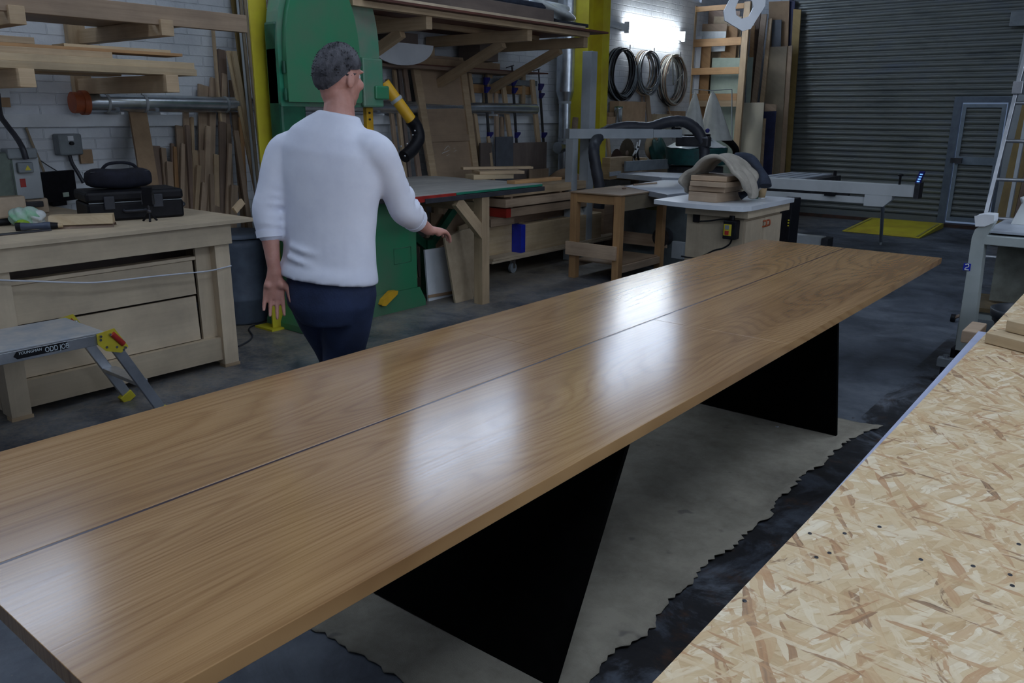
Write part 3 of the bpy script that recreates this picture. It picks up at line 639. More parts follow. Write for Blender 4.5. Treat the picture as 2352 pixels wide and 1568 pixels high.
for x0, y0, x1, y1, mm, nm, lb in ((-10, 224, 22, 246, CARD, 'cardboard_tag', 'small brown card pinned on the wall at the upper left'), (-6, 204, 21, 224, WHITE, 'paper_label', 'little white paper label on the wall above the brown card')):
    tag(qd(x0, y0, x1, y1, WL+.012, .01, mm, nm, None, 0), lb, 'label')
# isolator box
t = thing('isolator_switch', 'grey wall isolator box with a black rotary switch', 'switch', at(160, 355, X=WL+.02))
qd(139, 307, 187, 357, WL+.10, .10, GREY, 'box', t, .012)
k = at(163, 329, X=WL+.10); MB().cyl(k, k+Vector((.025, 0, 0)), .013).build('rotary_knob', BLACK, t)
k = at(162, 318, X=WL+.10); MB().box(k.x, k.x+.002, k.y-.02, k.y+.02, k.z-.015, k.z+.018).build('rating_plate', WLAM, t)
MB().tube([at(160, 357, X=WL+.05), at(166, 375, X=WL+.05), at(178, 395, X=WL+.06), at(192, 420, X=WL+.08)], .014, 8).build('cable', RUBBER, t)
tag(qd(187, 343, 211, 376, WL+.03, .028, CARD, 'cardboard_piece', None, .001), 'small brown board stuck to the wall right of the isolator', 'board')
# horizontal duct with orange cap
t = thing('extraction_duct', 'shiny horizontal metal duct with an orange plastic end cap at left', 'duct', at(300, 262, X=-6.12))
d0, d1 = at(196, 238, X=-6.12), at(455, 245, X=-6.12); d0.z = d1.z = 1.655; rd = .062
MB().cyl(d0, Vector((-6.12, 8.0, 1.655)), rd, n=28).build('duct_tube', GALV, t)
for y in (d0.y+.14, d0.y+.42, d0.y+1.1): MB().cyl((-6.12, y, 1.655), (-6.12, y+.018, 1.655), rd+.004, n=28).build('joint_band', STEELG, t)
MB().cyl((-6.12, d0.y-.09, 1.655), (-6.12, d0.y+.0, 1.655), rd+.010, n=24).cyl((-6.12, d0.y-.03, 1.655), (-6.12, d0.y+.01, 1.655), rd+.022, n=24).build('end_cap', ORANGE, t)
for y in (d0.y+.22, d0.y+.52, 5.5, 7.2): MB().box(-6.28, -6.04, y-.012, y+.012, 1.576, 1.592).box(-6.298, -6.28, y-.012, y+.012, 1.58, 1.76).build('bracket', WHITE, t)
# ---------------------------------------------------------------- timber rack, upper left
t = thing('timber_rack', 'wall rack of square brown arms holding long timbers, upper left', 'rack', (-6.2, 2.3, 1.7))
for x, y0, y1, Xe in ((37, 12, 55, -5.10), (383, 45, 82, -5.10), (60, 157, 200, -5.02), (395, 172, 212, -5.02)):
    a = at(x, y0, X=Xe); c = at(x, y1, X=Xe); wd = .042
    MB().box(WL+.001, Xe, a.y-wd, a.y+wd, c.z, a.z).build('rack_arm', PINE, t, .003)
for x in (60, 395):
    a = at(x, 180, X=-5.02); MB().box(WL+.001, WL+.06, a.y-.06, a.y+.06, 1.62, 3.2).build('upright', PINE, t)
def rackboard(xe, yt, yb, X, dep, m, label, y0=1.0, group=None):
    a = at(xe, yt, X=X); c = at(xe, yb, X=X)
    return tag(MB().box(X-dep, X, y0, a.y, c.z, a.z).build('timber_board', m, None, .002), label, 'timber', group)
za = at(395, 172, X=-5.02).z+.001
def rb2(y1, X, z0, z1, dep, m, label, y0=1.0): return tag(MB().box(X-dep, X, y0, y1, z0, z1).build('timber_board', m, None, .002), label, 'timber')
z1_, z2_, z3_, z4_, z5_ = za, za+.041, za+.082, za+.118, za+.137
rb2(at(452, 165, X=-5.05).y, -5.05, z1_, z2_-.001, .24, PINE2, 'bottom pale board of the stack on the lower rack arms')
rb2(at(446, 145, X=-5.07).y, -5.07, z2_, z3_-.001, .24, PINE2, 'pale board with chalk strokes, second up on the lower rack arms')
rb2(at(257, 115, X=-5.09).y, -5.09, z3_, z4_-.001, .2, PINE, 'shorter brown board, third up in the rack stack')
rb2(at(418, 112, X=-5.11).y, -5.11, z4_, z5_-.001, .2, PINEO, 'long thin orange board projecting from the top of the stack')
rb2(at(390, 98, X=-5.14).y, -5.14, z5_, z5_+.017, .16, PINE2, 'thin pale batten lying on the orange board', at(145, 90, X=-5.14).y)
rb2(at(76, 70, X=-5.12).y, -5.12, z5_, z5_+.035, .12, PINE, 'short brown batten end at the left on top of the stack')
tag(MB().box(-5.75, -5.55, 1.0, 2.75, z1_, z2_).build('timber_board', PINE, None, .002), 'brown board lying behind the pale boards on the lower arms', 'timber')
zu = at(383, 45, X=-5.10).z+.001
a = at(566, 35, X=-5.12); c = at(566, 75, X=-5.12)
tag(MB().box(-5.17, -5.12, 1.0, a.y, c.z, a.z).build('long_beam', OFFC, None, .003), 'long brown beam running across the upper rack to the yellow column', 'beam')
tag(MB().box(-5.95, -5.25, 1.0, 2.85, zu, zu+.02).build('plywood_sheet', PLYD, None, .001), 'brown plywood sheet lying flat on the upper rack arms', 'sheet')
tag(MB().box(-5.9, -5.3, 1.0, 3.3, zu+.021, zu+.055).build('plywood_sheet', PINE, None, .001), 'thick pale board above the plywood sheet on the upper rack', 'sheet')
# board leaning on the rail
p = lean(310, 222, 335, 372, 42, -6.20, -5.98, .02, .953)
tag(p.build('offcut_board', BROWNB, None, .001), 'single wide brown board leaning on the white wall rail behind the bag', 'board')
# ---------------------------------------------------------------- bunch of offcuts leaning behind
offs = [  # top x,y, foot x,y, width px, material, wall plane, foot plane
 (352, 335, 372, 430, 30, OFFD, -6.22, -6.05, 'wide dark board low at the left of the leaning offcuts'),
 (374, 340, 384, 440, 12, OFFC, -6.18, -5.95, None), (388, 372, 392, 448, 14, OFFC, -6.10, -5.85, None),
 (403, 338, 408, 450, 13, PINEO, -6.18, -5.92, None), (413, 290, 424, 455, 22, OFFC, -6.22, -5.90, 'wide brown offcut with a slanted top left in the leaning bunch'),
 (426, 250, 434, 460, 12, HARD, -6.24, -5.95, 'tall narrow offcut standing out above the left of the bunch'),
 (440, 270, 446, 465, 7, PINE, -6.20, -5.88, 'thin pale stick in the left half of the leaning bunch'),
 (430, 288, 440, 470, 10, OFFD, -6.16, -5.80, None), (446, 345, 462, 470, 14, PINE, -6.10, -5.75, None),
 (467, 196, 470, 470, 27, OFFC, -6.25, -5.90, 'wide brown board, left of the tall sticks in the bunch'),
 (490, 180, 482, 475, 15, HARD, -6.24, -5.84, 'tall pale brown stick right of the wide brown board'),
 (478, 290, 472, 475, 12, HARD, -6.10, -5.74, None), (462, 345, 466, 478, 12, OFFC, -6.08, -5.72, None),
 (508, 115, 520, 330, 20, OFFD, -6.26, -6.05, 'dark brown board reaching highest at the back of the bunch'),
 (489, 66, 500, 200, 5, PINE, -6.27, -6.10, 'very thin tall pale stick above the leaning offcuts'),
 (515, 170, 505, 478, 13, HARD, -6.20, -5.80, 'tall slim stick leaning slightly left in the middle of the bunch'),
 (510, 280, 512, 478, 17, OFFD, -6.08, -5.70, 'dark grey brown offcut in the middle of the bunch'),
 (524, 285, 532, 480, 12, OFFC, -6.12, -5.72, None), (497, 355, 498, 480, 13, PINE, -6.04, -5.66, None),
 (470, 420, 466, 478, 14, HARD, -6.00, -5.66, None), (500, 456, 500, 478, 18, OFFC, -5.98, -5.75, 'short squared block end at the foot of the bunch'),
 (533, 185, 556, 450, 16, OFFC, -6.20, -5.80, 'brown stick leaning right behind the pale grey timber'),
 (525, 117, 582, 400, 13, PINE2, -6.16, -5.70, 'long whitish timber leaning right, tallest of the bunch'),
 (537, 118, 590, 420, 11, PINE2, -6.12, -5.66, 'second long whitish timber leaning against its twin'),
 (552, 270, 565, 470, 10, PINEO, -6.05, -5.65, None), (541, 300, 566, 470, 12, OFFC, -6.02, -5.62, None),
 (538, 425, 536, 488, 17, OFFC, -5.90, -5.62, None), (456, 380, 450, 478, 10, PINE, -6.02, -5.70, None),
 (420, 330, 418, 460, 9, HARD, -6.12, -5.82, None), (395, 330, 398, 446, 8, OFFD, -6.20, -5.95, None),
 (528, 330, 522, 482, 9, HARD, -6.00, -5.64, None), (486, 400, 488, 480, 10, OFFC, -5.96, -5.62, None)]
k = 0
gen = sorted([q[0] for q in offs if q[8] is None])
for xt, yt, xb, yb, w, mm, Xt, Xb, lab in offs:
    LEANFOOT = -5.68+random.uniform(-.16, 0)
    o_ = lean(xt, yt, xb, yb, w, Xt, Xb, random.uniform(.014, .028)).build('wood_offcut', mm, None, .001)
    tag(o_, lab or '%s plain brown strip from the left in the bunch leaning behind the workbench' % ordinal(gen.index(xt)), 'offcut', 'offcuts leaning in a bunch on the left wall')
a = at(536, 497, X=-5.66); 
q_ = at(548, 490, Z=.95); tag(MB().beam(q_+Vector((.0, -.03, .02)), q_+Vector((-.02, .05, .075)), .045, .02).build('wood_offcut', PINE, None, .001), 'small pale block tilted up on the far corner of the plywood workbench', 'offcut')
# ---------------------------------------------------------------- yellow columns
def ibeam(x, y, wy, wx, name, label, z1=CZ):
    t = thing(name, label, 'column', (x, y, 0))
    mb = MB(); mb.box(x-wx/2, x+wx/2, y-wy/2, y-wy/2+.014, .016, z1).box(x-wx/2, x+wx/2, y+wy/2-.014, y+wy/2, .016, z1).box(x-.006, x+.006, y-wy/2+.014, y+wy/2-.014, .016, z1)
    mb.build('steel_section', YEL, t); MB().box(x-wx/2-.04, x+wx/2+.04, y-wy/2-.04, y+wy/2+.04, 0, .015).build('base_plate', YEL, t); return t
# left column: flat box section beside the band saw
xl = at(571, 0, X=-5.16).y; xr = at(611, 0, X=-5.16).y
t = thing('steel_column', 'mustard yellow steel column between the leaning timbers and the green machine', 'column', (-5.25, (xl+xr)/2, 0))
MB().box(-5.176, -5.16, xl, xr, .016, CZ).box(-5.26, -5.176, (xl+xr)/2+.01, (xl+xr)/2+.02, .016, CZ).build('steel_section', YEL, t, .002); MB().box(-5.34, -5.12, xl-.04, xr+.04, 0, .015).build('base_plate', YEL, t)
t = thing('steel_column', 'mustard yellow I section steel column in the middle distance', 'column', (-5.85, 8.75, 0))
ya, yb_ = at(1352, 0, X=-5.75).y, at(1402, 0, X=-5.75).y
# flanges face the room: near flange seen edge on, web inside
mb = MB(); mb.box(-5.98, -5.74, ya, ya+.02, .016, CZ).box(-5.98, -5.74, yb_-.16, yb_, .016, CZ).box(-5.90, -5.88, ya+.02, yb_-.16, .016, CZ); mb.build('steel_section', YEL, t, .002)
MB().box(-6.03, -5.69, ya-.04, yb_+.04, 0, .015).build('base_plate', YEL, t)
# poles beside the left column
for i, (xt, xb, w, mm, lab) in enumerate(((562, 603, 9, TAN, 'pale round pole leaning right beside the mustard column'), (545, 584, 6, STEELG, 'thin grey pole between the timbers and the column'), (552, 590, 9, TAN, 'pale pole second from the mustard column'))):
    a = at(xt, 0, X=-6.2); b3 = at(xb, 400, X=-5.85-.02*i); d = b3-a; b3 = a+d*((0.01-a.z)/d.z); a2 = a-d*.15
    tag(MB().cyl(b3, a2, w*mpp(a)/2, n=14).build('pole', mm), lab, 'pole')
a = at(536, -10, X=-6.27); b3 = at(566, 230, X=-6.1); d = b3-a; b3 = a+d*((.01-a.z)/d.z)
tag(MB().beam(b3, a, .05, .02).build('wood_strip', YELB), 'yellowish strip just left of the poles on the wall', 'strip')
# dark panels behind the column (brown boards, top)
for (x0, y0, x1, y1, w, mm, lab) in ((622, -20, 640, 150, 22, OFFD, 'dark brown board right of the mustard column'), (640, -20, 665, 80, 14, HARD, 'slanting brown batten behind the green machine top'), (655, -20, 690, 60, 10, OFFC, 'narrow slanting batten behind the green machine')):
    p = lean(x0, y0, x1, y1, w, -6.2, -6.1, .02, None); tag(p.build('wood_offcut', mm, None, .001), lab, 'offcut')
# barrel
p = at(552, 722, Z=0); p = Vector((-5.62, 3.55, 0))
t = thing('barrel', 'blue grey plastic barrel standing between workbench and mustard column', 'barrel', p)
MB().lathe([(.001, .001), (.20, .001), (.215, .02), (.22, .17), (.232, .19), (.235, .21), (.222, .23), (.225, .60), (.232, .63), (.215, .66), (.20, .665), (.19, .655), (.185, .5)], p, 32).build('barrel_body', BLUEG, t)
MB().lathe([(.24, .672), (.245, .70), (.22, .705), (.001, .70)], p, 32).build('lid', BLUEG, t)
# ================================================================ green band saw
GX = -4.90
t = thing('band_saw', 'large green band saw with a rounded upper wheel housing and yellow blade guard', 'machine', (-5.2, 4.2, 0))
def yz(x, y, X=GX): p = at(x, y, X=X); return p
def arc_house(X, pts, dep, m, nme, par, bv=.012):
    return MB().prism([yz(x, y, X) for x, y in pts], (-dep, 0, 0)).build(nme, m, par, bv)
# upper housing: outline on the face, continued above the frame to its crown
y0, y1 = yz(657, 250).y, yz(885, 240).y; zb = 1.64; cy_, hw = (y0+y1)/2, (y1-y0)/2
def dome(X, ya, yb, z0, zs, zt, n=20):
    c = (ya+yb)/2; w = (yb-ya)/2
    return [(X, ya, z0)]+[(X, c-w*math.cos(PI*i/n), zs+(zt-zs)*math.sin(PI*i/n)**.9) for i in range(n+1)]+[(X, yb, z0)]
GW = pm('green_worn_paint', (.03, .27, .15), (.22, .23, .18), .42, 0, 1.8)
MB().prism(dome(GX-.05, y0, y1, zb, 2.02, 2.72), (-.13, 0, 0)).build('wheel_housing', GW, t, .02)
yd = yz(830, 200).y
dr_ = MB().prism(dome(GX, y0+.03, yd, zb+.03, 1.93, 2.60), (-.045, 0, 0)).build('housing_door', GREEN, t, .018)
MB().box(GX-.05, GX-.01, yd+.03, y1, zb, 2.0).build('side_cover', GW, t, .015)
MB().tube([(GX-.015, yd+.012, z) for z in (zb+.04, 1.8, 2.0)], .010, 8).build('door_seal', DGREEN, dr_)
for z in (1.72, 1.9): MB().cyl((GX-.02, y0+.02, z-.04), (GX-.02, y0+.02, z+.04), .012).build('hinge', DGREEN, dr_)
MB().box(GX-.20, GX-.06, y0+.0, y0+.22, .35, 2.2).build('spine', DGREEN, t, .02)
MB().box(GX-.02, GX+.01, y1-.10, y1+.04, 1.70, 1.80).build('latch_bracket', GREEN, t, .01)
ya_, yb2 = 3.62, yz(963, 600).y-.02
lc = MB().box(GX-.42, GX, ya_, yb2, .13, .93).build('wheel_cabinet', GREEN, t, .015)
fb = yz(978, 700, GX+.02).y
MB().prism([(GX+.02, ya_-.05, .0), (GX+.02, fb, .0), (GX+.02, fb, .05), (GX+.02, yb2, .17), (GX+.02, ya_, .17), (GX+.02, ya_-.05, .05)], (-.46, 0, 0)).build('foot_plinth', GREEN, t, .006)
p_, q_ = yz(904, 572), yz(944, 600)
MB().tube([(GX+.003, p_.y, p_.z), (GX+.003, q_.y, p_.z+.0), (GX+.003, q_.y, q_.z), (GX+.003, p_.y, q_.z)], .003, 6, False, closed=True).build('access_panel_rim', GW, lc)
k = yz(893, 685, GX+.06)
MB().prism([(GX+.02, k.y-.085, k.z-.045), (GX+.02, k.y-.04, k.z-.055), (GX+.02, k.y+.09, k.z+.02), (GX+.02, k.y+.10, k.z+.05), (GX+.02, k.y+.03, k.z+.055), (GX+.02, k.y-.06, k.z-.0)], (.05, 0, 0)).build('foot_pedal', YELO, t, .012)
g0, g1 = yz(840, 262, GX-.12), yz(855, 340, GX-.12)
MB().box(GX-.15, GX-.11, g0.y, g1.y+.015, 1.02, zb).build('blade_guard', YELO, t, .003)
for z in (1.55, 1.60): MB().cyl((GX-.11, (g0.y+g1.y)/2, z), (GX-.10, (g0.y+g1.y)/2, z), .008).build('guard_screw', STEELD, t)
MB().box(GX-.5, GX+.20, 3.95, 4.28, .93, .975).build('saw_table', STEELD, t, .004)
# dust arm
t = thing('extraction_pipe', 'yellow pipe ending in a black ribbed elbow beside the green band saw', 'pipe', at(930, 250, X=-5.1))
a, b_ = at(882, 190, X=-5.12), at(950, 283, X=-4.98)
MB().cyl(a, b_, .046, n=20).build('pipe', YELO, t)
MB().cyl(a+(b_-a)*.38, a+(b_-a)*.45, .052, n=20).build('pipe_clip', STEELG, t)
el = [at(x, y, X=X_) for x, y, X_ in ((944, 275, -4.985), (956, 292, -4.97), (961, 318, -4.95), (948, 342, -4.93), (928, 360, -4.92))]
MB().tube(el, lambda s: .054+.0025*math.sin(s*150), 20).build('elbow', BLACK, t)
bl = MB()
for x, y in ((953, 300), (948, 310), (921, 336), (930, 358), (905+30, 330)): p = at(x, y, X=-4.875); bl.ball(p, .008)
bl.build('clip_bolt', CHROME, t)
# ================================================================ outfeed table with green and red edge
t = thing('outfeed_table', 'grey topped table with red and green front edge on a pine Y shaped leg', 'table', (-5.3, 5.2, 0))
OZ = .985
TOPG = wood('dusty_grey_top', (.62, .60, .55), (.42, .41, .38), v=14)
MB().box(-6.0, -4.53, 4.30, 6.05, OZ-.028, OZ).build('table_top', TOPG, t, .002)
MB().box(-4.53, -4.505, 4.22, 4.86, OZ-.05, OZ-.004).build('edge_rail', RED, t, .002)
MB().box(-4.53, -4.505, 4.862, 6.02, OZ-.02, OZ-.003).build('edge_rail', pm('rail_green', (.02, .22, .13), (.015, .15, .09), .45), t, .002)
BAR = pm('charcoal_bar', (.045, .045, .055), (.03, .03, .035), .5)
MB().box(-4.53, -4.495, 4.50, 6.04, OZ-.062, OZ-.0235).build('lower_bar', BAR, t, .003)
ly = 5.22
MB().box(-4.60, -4.505, ly-.045, ly+.05, 0, OZ-.062).build('leg', PINE, t, .002)
MB().box(-5.95, -5.86, ly-.045, ly+.05, 0, OZ-.03).build('leg', PINE, t, .002)
MB().beam((-4.535, ly+.0, .60), (-4.535, ly-.33, OZ-.07), .095, .05).build('brace', PINE, t, .002)
MB().box(-5.86, -4.6, ly-.04, ly+.04, .80, .875).build('cross_rail', PINE, t)
for y in (4.5, 5.8): MB().beam((-5.2, ly, .42), (-5.2, y, OZ-.04), .07, .05).build('steel_strut', DGREEN, t)
MB().box(-5.25, -5.15, ly-.05, ly+.05, 0, .5).build('steel_post', DGREEN, t)
# on it
def flatpiece(p0, p1, wid, z0, z1, m, label, name='wood_offcut', cat='offcut', group=None):
    p0, p1 = Vector(p0), Vector(p1); d = p1-p0; d.z = 0; e = Vector((-d.y, d.x, 0)).normalized()
    if e.x > 0: e = -e
    return tag(MB().hexa((p0.x, p0.y, z0), d, e*wid, (0, 0, z1-z0)).build(name, m, None, .002), label, cat, group)
def T(x, y, z): return at(x, y, Z=z)
flatpiece(T(1088, 413, OZ), T(1180, 410, OZ), .20, OZ+.001, OZ+.045, PINE2, 'bottom pale block of the small pile on the grey topped table')
flatpiece(T(1102, 400, OZ+.05), T(1205, 398, OZ+.05), .20, OZ+.046, OZ+.075, PINE, 'middle board of the small pile on the grey topped table')
flatpiece(T(1064, 389, OZ+.08), T(1225, 387, OZ+.08), .12, OZ+.076, OZ+.10, PINE, 'longest top board of the small pile on the grey topped table')
flatpiece((T(1238, 418, OZ).x, 5.80, 0), T(1290, 414, OZ), .10, OZ+.001, OZ+.03, PINEO, 'short orange stick projecting past the end of the grey topped table')
# leaning under it
def leanX(pts, X0, th, m, name, label, cat, tilt=0.0, bev=.001, parent=None):
    """outline in pixels on plane X0 (its foot), leaning back by tilt per metre"""
    P = []
    for x, y in pts:
        q = at(x, y, X=X0); q = at(x, y, X=X0-tilt*max(q.z, 0)); q.z = max(q.z, .001); P.append(q)
    o_ = MB().prism(P, (-th, 0, 0)).build(name, m, parent, bev)
    return tag(o_, label, cat) if parent is None else o_
w_ = leanX([(976, 574), (1030, 566), (1046, 690), (985, 702)], -4.95, .018, WHITE, 'white_panel', 'white board with a brown strip leaning under the grey topped table', 'board', .12)
tt_ = MB(); a, b_ = at(983, 681, X=-4.945), at(1042, 671, X=-4.945); tt_.beam(a, b_, .025, .006); 
o_ = tt_.build('brown_strip', CARD, w_)
for v in o_.data.vertices: pass
leanX([(1021, 547), (1062, 528), (1100, 520), (1108, 690), (1064, 700), (1046, 709)], -4.78, .02, MDF, 'mdf_offcut', 'tan fibreboard leaning beside the pine leg under the table', 'board', .15)
leanX([(1021, 547), (1055, 532), (1088, 693), (1047, 710)], -4.72, .02, MDF, 'mdf_offcut', 'narrower tan board leaning in front of the fibreboard', 'board', .15)
leanX([(1054, 520), (1074, 512), (1078, 560), (1056, 560)], -4.92, .02, PINE2, 'mdf_offcut', 'small pale board top showing behind the tan fibreboard', 'board', .15)
leanX([(990, 488), (1020, 492), (1021, 560), (992, 575)], -5.2, .02, BROWNB, 'board', 'olive brown panel standing behind the white board', 'board', .1)
leanX([(948, 448), (976, 446), (980, 488), (955, 487)], -5.3, .03, OFFC, 'board', 'brown hanging board end behind the red table edge', 'board', 0)
leanX([(1000, 470), (1110, 455), (1112, 560), (1004, 580)], -5.9, .02, BROWNB, 'board', 'large dull brown sheet standing at the back beneath the table', 'sheet', .05)
leanX([(995, 446), (1006, 445), (1010, 560), (998, 562)], -5.5, .03, PINE, 'batten', 'pine batten upright beneath the grey topped table', 'batten', .02)
# ================================================================ mezzanine shelf
MZ = 2.40
t = thing('bracket_shelf', 'long high storage shelf on pine brackets along the left wall', 'shelf', (-5.6, 5.5, 0))
MB().box(-6.28, -4.84, 4.35, at(1345, 66, X=-4.84).y, MZ+.02, MZ+.04).build('shelf_board', PLY, t, .001)
MB().box(-6.28, -4.83, 4.30, at(1398, 74, X=-4.83).y, MZ+.001, MZ+.019).build('shelf_board', REDW, t, .001)
MB().box(-4.98, -4.90, 4.2, 7.3, MZ-.045, MZ-.001).box(-5.62, -5.54, 4.2, 7.3, MZ-.045, MZ-.001).build('shelf_batten', PINE, t, .001)
for y in (5.02, 6.35, 7.28):
    MB().box(-6.26, -4.93, y-.035, y+.035, MZ-.145, MZ-.046).build('bracket_arm', PINE, t, .003)
    MB().beam((-5.25, y, MZ-.15), (-6.20, y, 1.86), .085, .06, (0, 1, 0)).build('bracket_brace', PINE, t, .002)
    MB().box(-6.28, -6.21, y-.045, y+.045, 1.55, MZ-.146).build('bracket_upright', PINE, t, .002)
l = struct(MB().box(-6.28, -5.95, 4.75, 7.5, 2.02, 2.05).build('trim_3', OFFD))
tag(MB().box(-6.25, -5.97, 4.8, 8.05, 2.052, 2.064).build('plywood_sheet', REDW, None, .001), 'thin red brown sheet lying on the lower wall ledge beneath the high shelf', 'sheet')
tag(MB().box(-6.2, -6.0, 4.85, 7.2, 2.066, 2.13).build('timber_board', BROWNB, None, .002), 'long brown plank on the lower ledge beneath the high shelf', 'timber')
cc = at(925, 98, X=-5.85)
tag(MB().prism([(-5.86, cc.y+.42*math.cos(PI+PI*i/18), cc.z+.20*math.sin(PI+PI*i/18)) for i in range(19)], (-.02, 0, 0)).build('round_table_top', WLAM, None, .002), 'pale round edged board hanging under the high shelf beside the band saw', 'panel')
for y, s in ((5.6, .25), (6.75, .3)):
    tag(MB().box(-6.2, -5.9, y, y+s, 2.135, 2.33).build('dark_crate', WALN, None, .004), 'dark crate on the lower ledge, %s of the two' % ('nearer' if y < 6 else 'farther'), 'crate')
# on the shelf
tag(MB().box(-5.9, -4.95, 5.3, 6.75, MZ+.041, MZ+.16).build('board_stack', WALN, None, .004), 'block of dark brown boards on the high shelf', 'timber')
a = at(1205, 20, X=-4.95); 
tag(MB().box(-5.8, -4.9, 6.76, at(1352, 56, X=-4.9).y, MZ+.042, MZ+.075).build('black_sheet', RUBBER, None, .003), 'flat black sheet lying at the right end of the high shelf', 'sheet')
tag(MB().surf(sack(Vector((-5.2, 6.95, MZ+.185)), .24, .42, .105, 21, .22), 48, 26).build('plastic_sack', PLASW), 'crumpled white plastic sack on the high shelf', 'sack')
tag(MB().box(-5.8, -5.0, 5.9, 6.7, MZ+.162, MZ+.22).build('dark_bundle', NAVY, None, .02), 'dark cloth bundle on the brown boards of the high shelf', 'bundle')
# vertical duct
a = at(1303, 100, X=-6.05); dy_ = a.y
t = thing('extraction_duct', 'vertical galvanised metal duct rising between the clamps and the mustard column', 'duct', (-6.05, dy_, 0))
zj = at(1303, 215, X=-6.05).z
MB().cyl((-6.05, dy_, zj+.02), (-6.05, dy_, CZ), .125, n=28).build('duct_tube', GALV, t)
MB().cyl((-6.05, dy_, zj-.10), (-6.05, dy_, zj+.02), .085, .125, 28).build('reducer', GALV, t)
MB().cyl((-6.05, dy_, .75), (-6.05, dy_, zj-.10), .085, n=28).build('duct_tube', GALV, t)
for z in (zj-.12, 1.28, 2.6, 3.3): MB().cyl((-6.05, dy_, z), (-6.05, dy_, z+.03), .13 if z > zj else .09, n=28).build('joint_band', STEELG, t)
MB().box(-5.99, -5.94, dy_-.07, dy_+.08, .92, 1.18).build('gate_box', STEELD, t, .004)
MB().cyl((-6.05, dy_, 1.20), (-6.05, dy_-.16, 1.20), .07).build('branch', GALV, t)
flx = [at(x, y, X=-5.7) for x, y in ((1290, 405), (1310, 408), (1332, 425), (1340, 445))]
tag(MB().tube([(-6.1, dy_-.6, .55), (-6.0, dy_-.4, .75)]+flx, lambda s: .085+.004*math.sin(s*180), 16).build('flexible_hose', CARD), 'tan flexible duct hose curving down behind the stool', 'hose')
tag(MB().tube([at(x, y, X=-5.3) for x, y in ((1322, 470), (1330, 500), (1345, 520), (1352, 560))], lambda s: .06+.006*math.sin(s*120), 14).build('flexible_hose', CLOTHW), 'ribbed pale hose below the tan flexible duct', 'hose')
# ================================================================ leaning things on the left wall, middle
t = thing('framed_panel', 'tall brown plywood panel in a pine frame leaning against the wall', 'panel', at(1035, 400, X=-5.95))
def fp(x, y, off=0): f = (y-124)/276.0; q = at(x, y, X=-6.17+.24*f+off); return q
TL, TR, BR_, BL = fp(940, 124), fp(1064, 133), fp(1098, 400), fp(986, 402)
dnL, dnR = (BL-TL), (BR_-TR)
BL = TL+dnL*((.3-TL.z)/dnL.z); BR_ = TR+dnR*((.3-TR.z)/dnR.z)
MB().prism([TL, TR, BR_, BL], (-.02, 0, 0)).build('panel', PLYD, t, .001)
def lerp(a, b, k): return a+(b-a)*k
off = Vector((.024, 0, 0)); fm = PINE
for A, B, C, D in ((TL, lerp(TL, TR, .12), lerp(BL, BR_, .12), BL), (lerp(TL, TR, .88), TR, BR_, lerp(BL, BR_, .88))):
    MB().prism([A, B, C, D], off).build('frame_stile', fm, t, .002)
for k0, k1 in ((0, .055), (.42, .455), (.945, 1)):
    l0, r0, r1, l1 = lerp(TL, BL, k0), lerp(TR, BR_, k0), lerp(TR, BR_, k1), lerp(TL, BL, k1)
    MB().prism([lerp(l0, r0, .12), lerp(l0, r0, .88), lerp(l1, r1, .88), lerp(l1, r1, .12)], off*.9).build('frame_rail', PLYD, t, .001)
chk = MB()
for s in (((1020, 345), (1030, 335), (1036, 350)), ((1015, 352), (1045, 340)), ((1025, 358), (1048, 345))): chk.tube([fp(x, y, .003) for x, y in s], .0025, 5)
chk.build('chalk_mark', WHITE, t)
for xt, yt, xb, yb, w, mm, lab in ((905, 160, 930, 400, 9, PINE, 'pine batten leaning left of the framed plywood panel'), (890, 182, 915, 400, 10, OFFC, 'brown batten leaning closest to the band saw'),
        (925, 132, 962, 400, 13, OFFD, 'dark board edge leaning against the framed plywood panel'), (915, 150, 940, 400, 10, WALN, 'very dark upright board between the battens'),
        (1075, 149, 1099, 327, 11, PINE, 'pine batten directly right of the framed panel'), (1153, 179, 1173, 327, 13, PINE, 'pine batten with rounded top between the two left clamps'),
        (1222, 183, 1236, 327, 14, PINE, 'thick pine batten left of the rightmost clamp'), (1139, 214, 1141, 312, 11, HARD, 'short brown batten in the middle of the clamp row'),
        (1153, 269, 1153, 312, 11, HARD, 'shortest stub of batten beside the short brown batten'), (1068, 170, 1090, 330, 7, OFFD, 'dark thin batten behind the framed panel edge')):
    tag(lean(xt, yt, xb, yb, w, -6.2, -6.05, .03, .302 if xt > 960 else 0.0).build('batten', mm, None, .003), lab, 'batten')
tag(lean(1202, 158, 1201, 243, 12, -6.24, -6.24, .03, None).build('batten', PINE, None, .003), 'short batten fixed to the wall behind the clamp rail', 'batten')
t = thing('clamp_rail', 'grey and orange wooden rail on the wall holding the clamps', 'rail', at(1150, 190, X=-6.25))
a, b_ = at(1084, 184, X=-6.22), at(1232, 192, X=-6.22); b_.z = a.z = (a.z+b_.z)/2
MB().beam(a, b_, .06, .03).build('steel_bar', GREY, t, .002)
MB().box(-6.29, -6.23, a.y, b_.y, a.z-.13, a.z-.04).build('wooden_bar', PINEO, t, .002)
